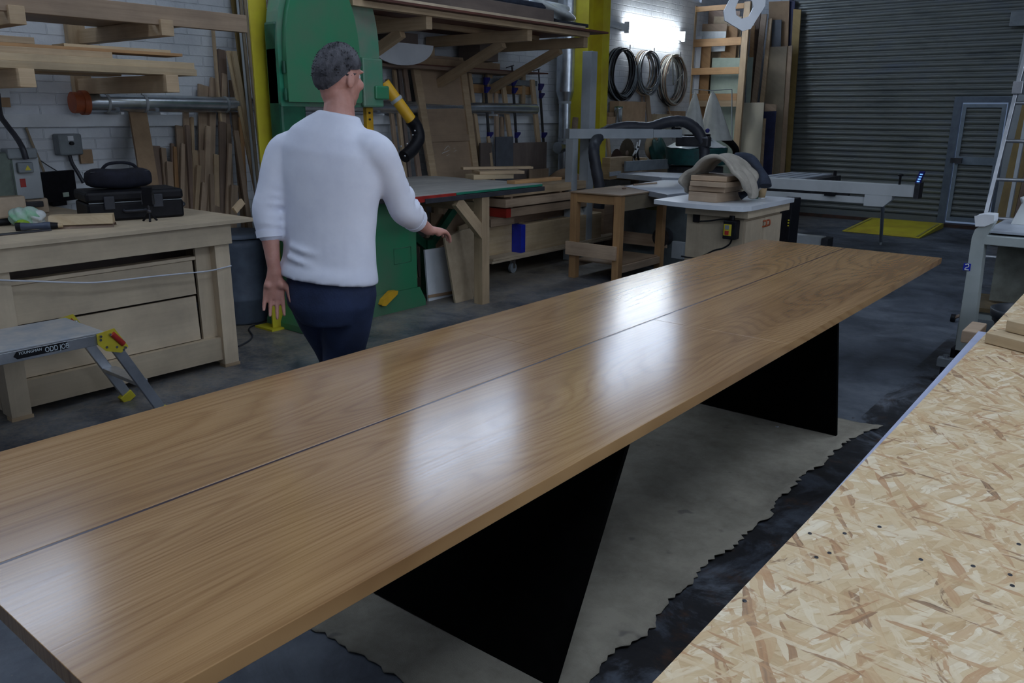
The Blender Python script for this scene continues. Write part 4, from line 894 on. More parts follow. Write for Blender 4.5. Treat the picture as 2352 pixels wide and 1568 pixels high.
for n_, (xt, yt, xb, yb, yh, yj, lab) in enumerate(((1112, 149, 1124, 340, 190, 308, 'long bar clamp with blue jaws, nearest of the three on the rail'), (1176, 152, 1187, 340, 192, 308, 'long bar clamp with blue jaws, middle of the three on the rail'), (1237, 160, 1254, 408, 203, 307, 'long bar clamp with blue jaws and a T handle, farthest on the rail'))):
    t = thing('bar_clamp', lab, 'clamp', at(xb, yb, X=-6.0), 'bar clamps on the wall rail')
    a, b_ = at(xt, yt, X=-6.16), at(xb, yb, X=-6.02)
    def on(y): return a+(b_-a)*((y-yt)/(yb-yt))
    MB().beam(b_, on(yh-12), .035, .014).build('bar', STEELD, t, .001)
    MB().cyl(on(yh), a, .009).build('screw', STEELD, t)
    for y, h_ in ((yh-6, .05), (yh+14, .04), (yj, .04)):
        j = on(y); MB().prism([j+Vector((.0, -.03, h_*.6)), j+Vector((0, .05, h_*.6)), j+Vector((0, .05, h_*.1)), j+Vector((0, .0, -h_)), j+Vector((0, -.03, -h_))], (.03, 0, 0)).build('jaw', CLAMPB, t, .003)
    MB().cyl(a+Vector((0, -.10, -.02)), a+Vector((0, .03, .01)), .006).build('t_handle', STEELD, t)
for x0, y0, x1, y1, X_, mm, lab in ((1094, 328, 1120, 400, -5.98, WALN, 'dark sheet low on the wall right of the framed panel'), (1130, 314, 1170, 400, -5.96, SLATE, 'tallest dark grey sheet below the clamps'), (1170, 328, 1247, 405, -5.98, WALN, 'widest dark brown sheet below the clamps'), (1208, 389, 1251, 408, -5.90, OFFC, 'pinkish brown low board in front of the widest dark sheet')):
    a, b_ = at(x0, y0, X=X_-.06), at(x1, y0, X=X_-.06)
    tag(MB().hexa((X_, a.y, .3 if y0 < 380 else .7), (0, 0, a.z-(.3 if y0 < 380 else .7)), (0, b_.y-a.y, 0), (-.018, 0, 0)).build('dark_sheet', mm, None, .001), lab, 'sheet')
tag(lean(1121, 313, 1131, 395, 9, -6.0, -5.95, .02, .3).build('batten', PINE, None, .001), 'narrow pine strip between the two left dark sheets', 'batten')
# low bench holding these
t = thing('back_bench', 'low wooden bench along the wall carrying the dark sheets', 'bench', (-6.0, 6.5, 0))
MB().box(-6.28, -5.84, 4.9, 8.0, .26, .30).build('bench_top', OFFC, t, .002)
for y in (4.95, 6.4, 7.9): MB().box(-6.25, -5.88, y, y+.06, 0, .26).build('leg', OFFC, t)
# ================================================================ trolley with timber
t = thing('timber_trolley', 'low trolley on castors with a rough pale deck', 'trolley', (-5.5, 7.2, 0))
MB().box(-5.75, -5.16, 6.08, 8.6, .155, .178).box(-5.74, -5.18, 6.12, 8.5, .179, .20).build('deck', PLY, t, .002)
for x in (-5.24, -5.66):
    for y in (6.5, 8.2):
        c = MB().box(x-.03, x+.03, y-.035, y+.035, .145, .154).box(x-.024, x-.018, y-.015, y+.02, .05, .146).box(x+.018, x+.024, y-.015, y+.02, .05, .146).build('castor', CHROME, t, .001)
        MB().cyl((x-.014, y, .052), (x+.014, y, .052), .052, n=24).build('wheel', GREY, c)
XT = -5.20
def beamT(ya, yb, z0, z1, dep, m, label, X=XT, ends=None):
    o_ = MB().box(X-dep, X, ya, yb, z0, z1).build('timber_beam', m, None, .003); tag(o_, label, 'timber')
    if ends: MB().box(X-dep-.001, X+.002, ya-.003, ya+.07, z0-.0005, z1+.001).build('painted_end', ends, o_, .001)
    return o_
def ty(x, y): return at(x, y, X=XT).y
def tz(x, y): return at(x, y, X=XT).z
yA = ty(1160, 450)
beamT(ty(1136, 540), ty(1196, 540)+.05, .201, .505, .3, PINE2, 'large pale squared timber low on the trolley, left', XT-.125)
beamT(ty(1197, 540), ty(1380, 540), .201, .49, .12, PINE2, 'thick timber with a blue painted end low on the trolley', ends=BLUE)
beamT(ty(1136, 510), ty(1190, 510), .506, .585, .22,  OFFC, 'brown block beneath the red ended beam', XT-.05)
beamT(ty(1200, 510), ty(1370, 505), .492, .60, .35, OFFD, 'dark timber behind beneath the red ended beam', XT-.14)
beamT(ty(1163, 490), ty(1310, 480)+.35, .588, .675, .25, OFFC, 'long beam with a red painted end on the trolley', ends=RED)
beamT(ty(1159, 470), ty(1310, 455)+.35, .690, .770, .24, HARD, 'long brown beam second from the top of the trolley stack', XT+.015)
beamT(ty(1162, 440), ty(1310, 428)+.35, .790, .875, .3, PINE, 'topmost wide beam of the trolley stack', XT-.02)
for sx_, sz0, sz1, wh in ((6.45, .676, .689, 'left end, lower'), (7.3, .676, .689, 'right end, lower'), (6.45, .771, .789, 'left end, upper'), (7.3, .771, .789, 'right end, upper')): tag(MB().box(XT-.23, XT-.03, sx_, sx_+.04, sz0, sz1).build('spacer_stick', OFFC), 'thin spacer stick between the trolley beams, %s gap' % wh, 'stick', 'spacer sticks in the trolley stack')
beamT(ty(1132, 470), ty(1157, 470)+.3, .602, .775, .2, PINE2, 'pale board behind the ends of the trolley beams', XT-.26)
beamT(ty(1330, 540)+.2, ty(1400, 540)+.1, .201, .47, .2, PINE2, 'pale block at the far end of the trolley', XT-.14)
# ================================================================ stool / stand
t = thing('work_stand', 'square orange pine work stand with a thin plywood top and low rails', 'stand', (-4.36, 7.15, 0))
A0, A1, B0, B1, SH = -4.66, -4.075, 6.69, 7.60, .865
MB().box(A0-.01, A1+.012, B0-.01, B1+.02, SH-.012, SH).build('stand_top', PLYD, t, .001)
lg = .075
for x in (A0, A1-lg):
    for y in (B0, B1-lg): MB().box(x, x+lg, y, y+lg, 0, SH-.012).build('leg', PINEO, t, .002)
MB().box(A0+lg, A1-lg, B0+.01, B0+.04, SH-.10, SH-.013).build('top_rail', PINEO, t, .001)
MB().box(A1-.03, A1-.004, B0+lg, B1-lg, SH-.16, SH-.013).build('side_apron', TAN, t, .001)
MB().box(A0+.004, A0+.03, B0+lg, B1-lg, SH-.12, SH-.013).build('side_apron', PINEO, t, .001)
MB().box(A0-.03, A1-.02, B0-.026, B0-.001, .235, .37).build('lower_rail', HARD, t, .002)
MB().box(A0+.03, A1+.02, B1+.001, B1+.026, .25, .38).build('lower_rail', HARD, t, .002)
for xs in (A1-.03, A0+.005): MB().box(xs, xs+.025, B0+lg, B1-lg, .10, .17).build('stretcher', HARD, t, .002)
MB().box(A0+.03, A1-.03, B0+lg, B1-lg, .17, .182).build('lower_shelf', PLYD, t, .001)
kn = at(1433, 434, Z=SH); tag(MB().ball(kn+Vector((0, 0, .008)), .02, sc=(1, 1.4, .4)).build('wood_knot', OFFD), 'small dark scrap lying on the pine work stand', 'scrap')
# dark cabinets seen under the stand
tag(MB().box(-5.1, -4.85, 8.2, 8.5, 0, .68).build('red_cylinder_cabinet', REDW, None, .01), 'dark red cabinet standing behind the pine work stand', 'cabinet')
tag(MB().box(-4.95, -4.3, 8.6, 8.9, 0, .72).build('black_cabinet', BLACK, None, .01), 'black cabinet standing behind the pine work stand', 'cabinet')
# ================================================================ grey saw guard frame + hose
t = thing('overhead_guard_frame', 'grey steel overhead guard arm with two posts behind the work stand', 'frame', at(1340, 480, D=9.3))
def dp(x, y, D): return at(x, y, D=D)
a, b_ = dp(1303, 307, 9.2), dp(1562, 309, 9.9); b_.z = a.z
MB().beam(a, lerp(a, b_, .73), .105, .105, (0, 0, 1)).build('arm', STEELG, t, .003)
MB().beam(lerp(a, b_, .735), b_, .09, .09, (0, 0, 1)).build('arm_extension', STEELG, t, .003)
c = dp(1314, 320, 9.2); MB().box(c.x-.05, c.x+.05, c.y-.05, c.y+.05, 0, a.z-.055).build('post', STEELG, t, .003)
c = dp(1350, 300, 9.45); zt_ = dp(1354, 118, 9.45).z; MB().box(c.x-.06, c.x+.06, c.y-.06, c.y+.06, 0, zt_).build('post', STEELG, t, .003)
k_ = dp(1547, 295, 9.85); MB().cyl(k_, k_+Vector((.02, .12, .0)), .012).ball(k_, .025).build('clamp_knob', BLACK, t)
g = dp(1590, 333, 9.95); MB().box(g.x-.20, g.x+.22, g.y-.05, g.y+.05, g.z-.02, g.z+.10).build('guard_hood', STEELD, t, .02)
hp = [dp(x, y, D) for x, y, D in ((1375, 478, 9.0), (1378, 440, 9.0), (1368, 380, 9.0), (1364, 345, 9.05), (1370, 322, 9.3), (1392, 302, 9.5), (1440, 291, 9.6), (1490, 293, 9.7), (1530, 281, 9.8), (1568, 279, 9.85), (1598, 296, 9.9), (1614, 325, 9.9), (1618, 355, 9.9), (1616, 385, 9.85))]
tag(MB().tube(hp, lambda s: .062+.0025*math.sin(s*700), 16).build('extraction_hose', RUBBER), 'thick dark ribbed hose arching over the grey guard arm', 'hose')
tag(MB().cyl((-5.55, 7.85, 0), at(1322, 270, X=-5.6), .035).build('pole', OFFC), 'brown wooden pole standing beside the grey post at the mustard column', 'pole')
# ================================================================ sliding table saw
t = thing('table_saw', 'white topped sliding table saw with long side carriage arm', 'saw', (-4.4, 8.6, 0))
ZS = .87
def slab(px, Z, th, m, name, par=t, bev=.004): return MB().prism([at(x, y, Z=Z) for x, y in px], (0, 0, -th)).build(name, m, par, bev)
SAWT = pm('saw_table_steel', (.50, .54, .60), (.40, .44, .50), .35, .2, 3, 0)
slab([(1434, 427), (1470, 421), (1526, 413), (1610, 415), (1612, 438), (1570, 443), (1533, 447)], ZS, .05, SAWT, 'main_table')
slab([(1411, 397), (1440, 394), (1480, 394), (1610, 399), (1610, 410), (1520, 407)], ZS+.005, .06, SAWT, 'rip_table')
slab([(1394, 388), (1434, 381), (1440, 390), (1400, 396)], ZS+.03, .05, SAWT, 'fence_rail')
a, b_ = at(1435, 393, Z=.90), at(1540, 386, Z=.90)
MB().beam(a+Vector((0, 0, .06)), b_+Vector((0, 0, .06)), .13, .03, (b_-a).cross(Vector((0, 0, 1)))).build('rip_fence', GREY, t, .003)
MB().beam(at(1455, 424, Z=ZS+.012), at(1508, 420, Z=ZS+.012), .02, .015, (0, 0, 1)).build('push_stick', OFFC, t, .002)
MB().box(-4.75, -3.75, 7.75, 8.7, .03, .80).build('saw_body', pm('saw_body_grey', (.16, .19, .20), (.12, .14, .15), .5), t, .01)
w0 = at(1528, 543, Y=7.70); MB().cyl((w0.x, 7.69, w0.z), (w0.x, 7.60, w0.z), .10, n=28).cyl((w0.x, 7.60, w0.z), (w0.x, 7.55, w0.z), .05, n=20).build('handwheel', STEELD, t)
MB().box(-4.40, -4.26, 7.735, 7.748, .62, .72).build('data_plate', pm('olive_plate', (.12, .13, .04)), t)
c = at(1560, 575, Y=7.4); MB().box(c.x-.07, c.x+.06, 7.37, 7.42, c.z-.08, c.z+.09).build('socket_box', STEELG, t, .003)
# carriage arm along X
za_ = ZS+.01; p0, p1 = at(1742, 414, Z=za_), at(2085, 432, Z=za_); ym = 9.36
MB().box(-4.0, -2.10, ym, ym+.14, za_-.10, za_+.02).build('carriage_beam', STEELP, t, .004)
MB().box(-4.0, -2.56, ym+.02, ym+.10, za_-.20, za_-.13).build('lower_beam', STEELP, t, .003)
MB().box(-4.0, -2.8, ym+.03, ym+.08, za_-.13, za_-.10).build('rack_strip', STEELD, t)
MB().prism([(-2.62, ym-.004, za_-.10), (-2.34, ym-.004, za_-.10), (-2.34, ym-.004, za_-.14), (-2.42, ym-.004, za_-.22), (-2.62, ym-.004, za_-.22)], (0, .10, 0)).build('support_bracket', STEELP, t, .003)
MB().box(-3.05, -2.93, ym-.02, ym, za_-.14, za_-.10).build('stop_block', BLACK, t, .002)
MB().box(-2.13, -2.08, ym-.012, ym+.15, za_-.11, za_+.05).build('end_cap', STEELD, t, .003)
MB().cyl((-2.30, ym+.07, za_+.02), (-2.30, ym+.07, za_+.11), .012).ball((-2.30, ym+.07, za_+.12), .03, sc=(1, 1, .5)).build('stop_knob', BLACK, t)
MB().prism([(-2.14, ym+.02, za_+.045), (-2.09, ym+.02, za_+.045), (-2.06, ym+.02, za_+.17), (-2.11, ym+.02, za_+.17)], (0, .05, 0)).build('digital_stop', CLAMPB, t, .003)
led = glow('led_display', (.15, .5, 1.0), 1.0)
d_ = MB()
for i in range(4): z = za_+.06+.025*i; x = -2.108+.007*i; d_.box(x-.013, x+.013, ym+.012, ym+.018, z, z+.012)
d_.build('display_lights', led, t)
MB().box(-4.05, -3.52, ym+.145, 11.0, za_-.04, za_-.005).build('sliding_table', SAWT, t, .003)
MB().box(-3.515, -3.40, ym+.145, 11.0, za_-.12, za_-.02).build('table_side_rail', STEELD, t, .003)
g_ = MB()
for x in (-3.95, -3.8, -3.65): g_.box(x, x+.02, ym+.2, 10.95, za_-.0045, za_-.001)
g_.build('table_groove', GREY, t)
MB().cyl((-3.45, 10.9, za_-.02), (-3.45, 10.9, za_+.04), .02).build('rail_stop', BLACK, t)
lp = at(2022, 562, Z=0); lx = -2.44
MB().cyl((lp.x, lp.y, .05), (-2.44, ym+.07, za_-.20), .020).cyl((lp.x, lp.y, 0), (lp.x, lp.y, .05), .013).build('support_leg', STEELG, t)
MB().box(-3.95, -3.28, 10.15, 10.3, .002, .16).build('base_beam', STEELP, t, .004)
MB().box(-3.28, -3.20, 10.12, 10.33, .002, .15).build('base_end', STEELD, t, .004)
# yellow ramp
p = [at(x, y, Z=0) for x, y in ((1930, 533), (2112, 548), (2132, 521), (1957, 508))]
rt = thing('ramp', 'flat yellow plastic ramp on the floor in front of the shutter', 'ramp', (p[0]+p[2])/2)
x0, x1, yA_, yB_ = p[0].x, p[1].x, 12.05, 13.45
MB().prism([(x0, yA_, .002), (x0, yB_, .002), (x0, yB_, .075), (x0, yB_-.15, .075), (x0, yA_, .012)], (x1-x0, 0, 0)).build('ramp_body', YEL, rt, .004)
for xg in (x0+.03, x1-.06): MB().hexa((xg, yA_+.05, .017), (0, yB_-.2-yA_, .060), (.025, 0, 0), (0, 0, .004)).build('grip_strip', pm('grip_tape', (.42, .38, .10), None, .8), rt)
# ================================================================ router cabinet
t = thing('router_cabinet', 'plywood cabinet with a thick white bow fronted top and black switch', 'cabinet', (-2.9, 6.5, 0))
CT = .92
NL, NM, NR = at(1502, 458, Z=CT), at(1620, 473, Z=CT), at(1712, 477, Z=CT)
FR = at(1835, 455, Z=CT); FR.x = NR.x
def bow(n=10):
    P = []
    for i in range(n+1):
        k = i/n; P.append(Vector((NL.x+(NR.x-.12-NL.x)*k, NL.y+(NR.y+.0-NL.y)*k-.05*math.sin(PI*k), CT)))
    return P
P_ = bow()+[Vector((NR.x-.03, NR.y+.03, CT)), Vector((NR.x, NR.y+.12, CT)), Vector((NR.x, FR.y, CT)), Vector((NL.x, FR.y, CT))]
MB().prism(P_, (0, 0, -.036)).build('cabinet_top', WLAM, t, .004)
CX0, CX1, CY0, CY1 = at(1578, 500, Y=6.14).x, NR.x-.07, 6.14, FR.y-.12
MB().box(CX0, CX1+.045, CY0-.04, CY1+.09, CT-.10, CT-.037).build('apron', PLY, t, .002)
MB().box(CX0, CX1, CY0, CY1, .04, CT-.10).build('carcass', PLY, t, .002)
ym2 = (CY0+CY1)/2
for a_, b2 in ((CY0+.004, ym2-.003), (ym2+.003, CY1-.004)):
    d_ = MB().box(CX1+.0005, CX1+.018, a_, b2, .06, CT-.125).build('door', PLY, t, .001)
    yh = ym2-.035 if b2 < ym2 else ym2+.035
    MB().tube([(CX1+.018, yh, CT-.20), (CX1+.045, yh, CT-.19), (CX1+.05, yh, CT-.17), (CX1+.04, yh+.01, CT-.15), (CX1+.02, yh, CT-.155)], .007, 8).build('pull', ORANGE, d_)
s = at(1601, 500, Y=CY0); MB().box(s.x-.028, s.x+.028, CY0-.022, CY0-.001, s.z-.035, s.z+.03).build('socket', BLACK, t, .004)
s = at(1680, 527, Y=CY0-.04); sw = MB().box(s.x-.055, s.x+.055, CY0-.085, CY0-.001, s.z-.075, s.z+.075).build('switch_box', BLACK, t, .01)
MB().box(s.x-.045, s.x+.02, CY0-.09, CY0-.086, s.z-.045, s.z+.045).build('switch_plate', YEL, sw, .001)
MB().box(s.x-.032, s.x+.002, CY0-.096, CY0-.091, s.z+.005, s.z+.038).build('start_button', GREY, sw, .002)
MB().box(s.x-.032, s.x+.002, CY0-.096, CY0-.091, s.z-.038, s.z-.005).build('stop_button', RED, sw, .002)
MB().cyl((s.x, CY0-.04, s.z+.07), (s.x, CY0-.04, s.z+.11), .022).build('cable_gland', BLACK, sw)
MB().tube([at(x, y, Y=CY0-.03) for x, y in ((1608, 508), (1630, 507), (1660, 503), (1682, 505))], .006, 8).build('cable', BLACK, t)
MB().tube([at(x, y, Y=CY0-.04) for x, y in ((1681, 548), (1676, 560), (1660, 570), (1640, 575), (1620, 585), (1600, 592), (1580, 591), (1565, 588))], .007, 8).build('cable', BLACK, t)
# boards on it
u_ = at(1578, 461, Z=CT); v_ = at(1633, 463, Z=CT); w2 = at(1700, 455, Z=CT)
def stackboard(i, z0, z1, x0, y0, L_, Wd, rot, m, lab):
    d = Vector((math.cos(rot), math.sin(rot), 0)); e = Vector((-d.y, d.x, 0))
    tag(MB().hexa((x0, y0, z0), e*L_, d*Wd, (0, 0, z1-z0)).build('wood_block', m, None, .003), lab, 'timber', 'boards stacked on the white topped cabinet')
bx, by = u_.x, u_.y+.02
stackboard(0, CT+.001, CT+.076, bx, by, .40, .26, -.10, HARD, 'thick bottom block of the stack on the white topped cabinet')
stackboard(1, CT+.080, CT+.120, bx-.01, by+.02, .42, .31, .03, HARD, 'second lowest board of the stack on the white topped cabinet')
stackboard(2, CT+.124, CT+.162, bx+.01, by-.01, .42, .32, -.04, HARD, 'third board up in the stack on the white topped cabinet')
stackboard(3, CT+.166, CT+.206, bx+.0, by+.02, .40, .31, .05, HARD, 'top board of the stack, under the grey blanket')
# blanket draped over
mid = Vector((bx+.19, by+.2, CT+.21))
def blank(u, v):
    a = (u-.5)*2; b3 = (v-.5)*2
    x = mid.x+a*.275; y = mid.y+b3*.19
    if abs(a) < .62: z = CT+.225+.115*math.cos(a/.62*PI/2)**.8+.008*math.sin(b3*5+a*3)
    else:
        k = (abs(a)-.62)/.38; x = mid.x+math.copysign(.1705+.09*math.sin(k*PI/2)**.7*1.0, a)
        z = CT+.228-(.19 if a < 0 else .20)*k**1.2*(.6+.4*math.cos(b3*2)); x += .012*math.sin(b3*9)
    return Vector((x, y+.012*math.sin(a*7), max(z, CT+.215 if abs(a) < .60 else CT+.012)))
o_ = MB().surf(blank, 44, 20).build('blanket', BLANK); sm = o_.modifiers.new('thick', 'SOLIDIFY'); sm.thickness = .034; sm.offset = 1
ss = o_.modifiers.new('soft', 'SUBSURF'); ss.levels = ss.render_levels = 1
tag(o_, 'thick grey blanket bunched over the stack of boards', 'blanket')
jk = [at(x, y, Z=z) for x, y, z in ((1690, 368, CT+.31), (1735, 385, CT+.26), (1760, 420, CT+.16), (1745, 450, CT+.05))]
jk0 = Vector((bx+.42, by+.30, 0))
P2 = [jk0+Vector((dx, dy, z)) for dx, dy, z in ((-.22, .10, CT+.345), (-.10, .12, CT+.33), (.0, .08, CT+.27), (.07, .04, CT+.20), (.10, .01, CT+.13))]
t2 = thing('jacket', 'dark navy garment hanging off the right of the blanket', 'garment', jk0+Vector((0, 0, CT)))
MB().tube(P2, lambda s: .045+.012*math.sin(s*8), 14, flat=.8).build('sleeve', NAVY, t2)
P3 = [jk0+Vector((dx, dy, z)) for dx, dy, z in ((.06, .06, CT+.20), (.02, .0, CT+.12), (-.03, -.05, CT+.07), (-.07, -.08, CT+.045))]
MB().tube(P3, lambda s: .040+.008*math.sin(s*6+1), 12, flat=.7).build('garment_body', NAVY, t2)
c = at(1749, 455, Z=CT); t2 = thing('paper_cup', 'brown paper cup with a white rim on the white topped cabinet', 'cup', c)
MB().lathe([(.001, .001), (.028, .001), (.040, .094), (.037, .094), (.027, .012), (.001, .012)], c, 28).build('cup_body', CUPM, t2)
MB().lathe([(.040, .092), (.043, .095), (.043, .101), (.036, .101), (.036, .092)], c, 28).build('cup_rim', WHITE, t2)
MB().lathe([(.0285, .0005), (.0295, .006), (.0292, .006), (.028, .0005)], c, 24).build('cup_base', WHITE, t2)
c = at(1727, 458, Z=CT)
tag(MB().lathe([(.001, .001), (.03, .001), (.032, .05), (.02, .07), (.001, .07)], c+Vector((-.02, .1, 0)), 20).build('green_bottle', DGREEN), 'small dark green pot behind the navy garment', 'pot')
# heater / black unit right of cabinet
t2 = thing('heater_unit', 'black upright unit on a dark base standing right behind the plywood cabinet', 'heater', (-2.5, 7.6, 0))
hx = at(1808, 500, Y=7.5).x; MB().box(hx-.1, at(1817, 500, Y=7.5).x, 7.5, 7.72, .14, .86).build('unit_body', BLACK, t2, .01)
MB().box(hx-.1, at(1819, 560, Y=7.45).x, 7.42, 7.75, 0, .135).build('unit_base', SLATE, t2, .02)
dd_ = MB(); lx_ = at(1811, 512, Y=7.497)
for i in range(3): dd_.box(lx_.x-.006, lx_.x+.006, 7.492, 7.499, lx_.z-.03+i*.025, lx_.z-.018+i*.025)
dd_.build('indicator_marks', YEL, t2)
# ================================================================ wall lamp
t = thing('wall_lamp', 'glowing fluorescent batten lamp mounted high on the white brick wall', 'lamp', (WL, 11.0, 2.75))
LY0, LY1, LZ = 10.17, 11.83, 2.74
MB().box(WL+.002, WL+.05, LY0-.06, LY1+.06, LZ-.04, LZ+.06).build('lamp_body', WHITE, t, .004)
TUBE = glow('lit_tube', (.90, .96, 1.0), LAMP)
for dz in (-.035, .05): MB().cyl((WL+.085, LY0, LZ+dz), (WL+.085, LY1, LZ+dz), .019, n=14).build('tube', TUBE, t)
for y in (LY0, LY1): MB().box(WL+.05, WL+.11, y-.018, y+.018, LZ-.065, LZ+.08).build('tube_holder', WHITE, t, .003)
MB().cyl((WL+.02, LY0-.06, LZ+.0), (WL+.02, LY0-.4, LZ+.01), .018).build('conduit', WHITE, t)
# ================================================================ hanging coils
def coil(cx, cyy, rz, n, mats, label, seed, sq=.97):
    c = at(cx, cyy, X=WL+.10); r_ = random.Random(seed); top = at(cx, cyy-rz, X=WL+.10); R_ = (top.z-c.z)
    t = thing('saw_blade_coil', label, 'coil', c, 'coils hanging on the brick wall')
    groups = [MB() for _ in mats]
    for i in range(n):
        k = i % len(mats); rr = R_*r_.uniform(.84, 1.0); dy = r_.uniform(-.03, .03); dz = (R_-rr)*.8-r_.uniform(0, .03); xx = WL+.04+.13*r_.random(); ph = r_.uniform(0, 6)
        pts = [Vector((xx+.02*math.sin(2*PI*j/14+ph), c.y+dy+rr*sq*math.sin(2*PI*j/14)*(1+.03*math.sin(4*PI*j/14+ph)), c.z+dz+rr*math.cos(2*PI*j/14))) for j in range(14)]
        groups[k].tube(pts, r_.uniform(.005, .011), 6, closed=True)
    for g_, m_ in zip(groups, mats): g_.build('coiled_strip', m_, t)
    hk = Vector((WL+.002, c.y, c.z+R_-.035)); MB().cyl(hk, hk+Vector((.22, 0, .0)), .006).cyl(hk+Vector((.22, 0, -.002)), hk+Vector((.22, 0, .06)), .006).build('hook', STEELD, t)
    return t
LGT = pm('pale_strip', (.55, .54, .48), (.42, .41, .36), .5)
coil(1427, 170, 62, 30, [BLACK, STEELD, STEELD, GREY], 'darkest thick coil hanging just right of the mustard column', 1)
coil(1483, 166, 51, 24, [STEELD, CHROME, GREY, OFFC], 'smaller silvery coil hanging directly below the lamp', 2)
t3 = coil(1543, 184, 60, 28, [LGT, OFFD, STEELD, LGT], 'coil with pale strips and loose ends, nearest the pine rack', 3)
coil(1334, 188, 78, 12, [STEELD, BLACK], 'dark coil half hidden behind the mustard column', 4)
c = at(1543, 150, X=WL+.26)
MB().tube([at(x, y, X=WL+.20) for x, y in ((1533, 170), (1543, 140), (1545, 125), (1546, 195), (1556, 185), (1567, 170))], .010, 6, False, flat=.4).build('loose_end', LGT, t3)
# ================================================================ wall shelf and its things
t = thing('wall_shelf', 'white shelf along the brick wall under the coils', 'shelf', (WL+.15, 10.8, 1.45))
MB().box(WL+.001, WL+.28, 9.45, 11.95, 1.43, 1.47).build('shelf_board', WHITE, t, .002)
for y in (9.6, 11.8): MB().beam((WL+.24, y, 1.43), (WL+.01, y, 1.22), .03, .02, (0, 1, 0)).build('bracket', WHITE, t)
def shf(x0, y0, x1, X_, dep, m, nme, lab, cat, bev=.002, zb_=1.471):
    a, b_ = at(x0, y0, X=X_), at(x1, y0, X=X_)
    return tag(MB().box(X_-dep, X_, a.y, b_.y, zb_, a.z).build(nme, m, None, bev), lab, cat)
shf(1422, 232, 1484, -6.10, .15, CARD, 'cardboard_box', 'large cardboard box on the wall shelf beside the tin', 'box')
shf(1396, 268, 1422, -6.06, .18, CARD, 'cardboard_box', 'low flat cardboard box left of the tin on the wall shelf', 'box')
shf(1399, 258, 1420, -6.10, .10, BROWNB, 'small_box', 'small box on top of the low flat cardboard box', 'box', .002, at(1399, 268, X=-6.06).z+.001)
a = at(1424, 278, X=-6.02); b_ = at(1424, 246, X=-6.02)
tt_ = thing('tin_can', 'shiny round tin standing on the wall shelf', 'tin', (-6.05, a.y, 1.471)); MB().lathe([(.001, 0), (.055, 0), (.055, b_.z-1.49), (.058, b_.z-1.475), (.001, b_.z-1.475)], (-6.05, a.y, 1.472), 24).build('can_body', GALV, tt_)
MB().lathe([(.059, b_.z-1.475), (.059, b_.z-1.465), (.001, b_.z-1.463)], (-6.05, a.y, 1.472), 24).build('lid', DGREEN, tt_)
leanW = lambda xt, yt, xb, yb, w, m, lab: tag(lean(xt, yt, xb, yb, w, -6.26, -6.14, .02, 1.472).build('wood_offcut', m, None, .001), lab, 'offcut')
leanW(1486, 218, 1492, 278, 20, OFFC, 'brown board standing upright right of the large cardboard box')
leanW(1474, 220, 1478, 278, 8, OFFD, 'narrow dark board between the cardboard box and the brown board')
leanW(1535, 245, 1540, 262, 10, PINE, 'small hanging wooden tag under the pale strips coil')
shf(1510, 262, 1545, -6.08, .12, MDF, 'wood_block', 'pale block on the wall shelf behind the dark hose', 'block')
leanW(1503, 262, 1516, 280, 6, OFFD, 'small dark wedge leaning on the pale block')
shf(1548, 255, 1575, -6.12, .12, CARD, 'paper_parcel', 'brown parcel at the far end of the wall shelf', 'parcel')
tag(MB().box(-6.2, -6.06, at(1316, 255, X=-6.06).y, at(1336, 255, X=-6.06).y, 1.577, at(1316, 255, X=-6.06).z+.02).build('brown_box', OFFD, None, .003), 'dark brown box on the rail left of the mustard column', 'box')
# low bench under the shelf with blades, sacks
t = thing('back_bench', 'cluttered low bench along the brick wall beyond the mustard column', 'bench', (-5.9, 10.5, 0))
BB = .80
MB().box(-6.28, -5.55, 9.45, 12.0, BB-.04, BB).build('bench_top', OFFC, t, .003)
for y in (9.5, 11.9): MB().box(-5.65, -5.57, y, y+.07, 0, BB-.04).box(-6.25, -6.17, y, y+.07, 0, BB-.04).build('leg', OFFC, t)
def blade(x, y, rp, X_, m, label, teeth=36):
    c = at(x, y, X=X_); R_ = rp*mpp(c); P = []
    for i in range(teeth*2):
        th = 2*PI*i/(teeth*2); r_ = R_*(1 if i % 2 else .95); P.append(Vector((X_, c.y+r_*math.cos(th), c.z+r_*math.sin(th))))
    t = thing('circular_saw_blade', label, 'blade', c); MB().prism(P, (-.004, 0, 0)).build('blade_disc', m, t)
    MB().lathe([(.001, .001), (R_*.2, .001), (R_*.2, .004), (.001, .004)], c, 20, (1, 0, 0)).build('hub', OFFD, t)
blade(1440, 352, 34, -5.85, pm('rusty_steel', (.12, .09, .06), (.07, .05, .03), .5, .5), 'large toothed circular saw blade standing behind the wooden box', 30)
blade(1416, 366, 24, -5.80, pm('dark_rust', (.05, .02, .015), (.03, .015, .01), .6), 'smaller dark circular saw blade in front of the large blade', 30)
bt = thing('wooden_box', 'pine box with a slot in front of the circular blades', 'box', at(1427, 385, X=-5.6))
a, b_ = at(1402, 363, X=-5.62), at(1453, 363, X=-5.62)
MB().box(-5.84, -5.62, a.y, b_.y, BB+.001, a.z).build('box_body', PINE, bt, .003); c = at(1434, 380, X=-5.62); MB().box(-5.625, -5.616, c.y-.06, c.y+.06, c.z-.015, c.z+.02).build('slot', OFFD, bt)
a, b_ = at(1400, 432, X=-5.3), at(1450, 432, X=-5.3)
tag(MB().box(-5.5, -5.3, a.y-.1, b_.y+.25, .0, .73).build('cupboard', OFFC, None, .004), 'brown cupboard low behind the white saw table', 'cupboard')
shf(1474, 363, 1487, -5.62, .1, PINE, 'wood_block', 'small pine block right of the wooden box', 'block', .002, BB+.001)
tag(lean(1395, 315, 1400, 362, 12, -6.0, -5.9, .03, BB+.002).build('batten', PINE, None, .002), 'short pine post beside the mustard column above the bench', 'batten')
c = at(1494, 335, X=-6.0)
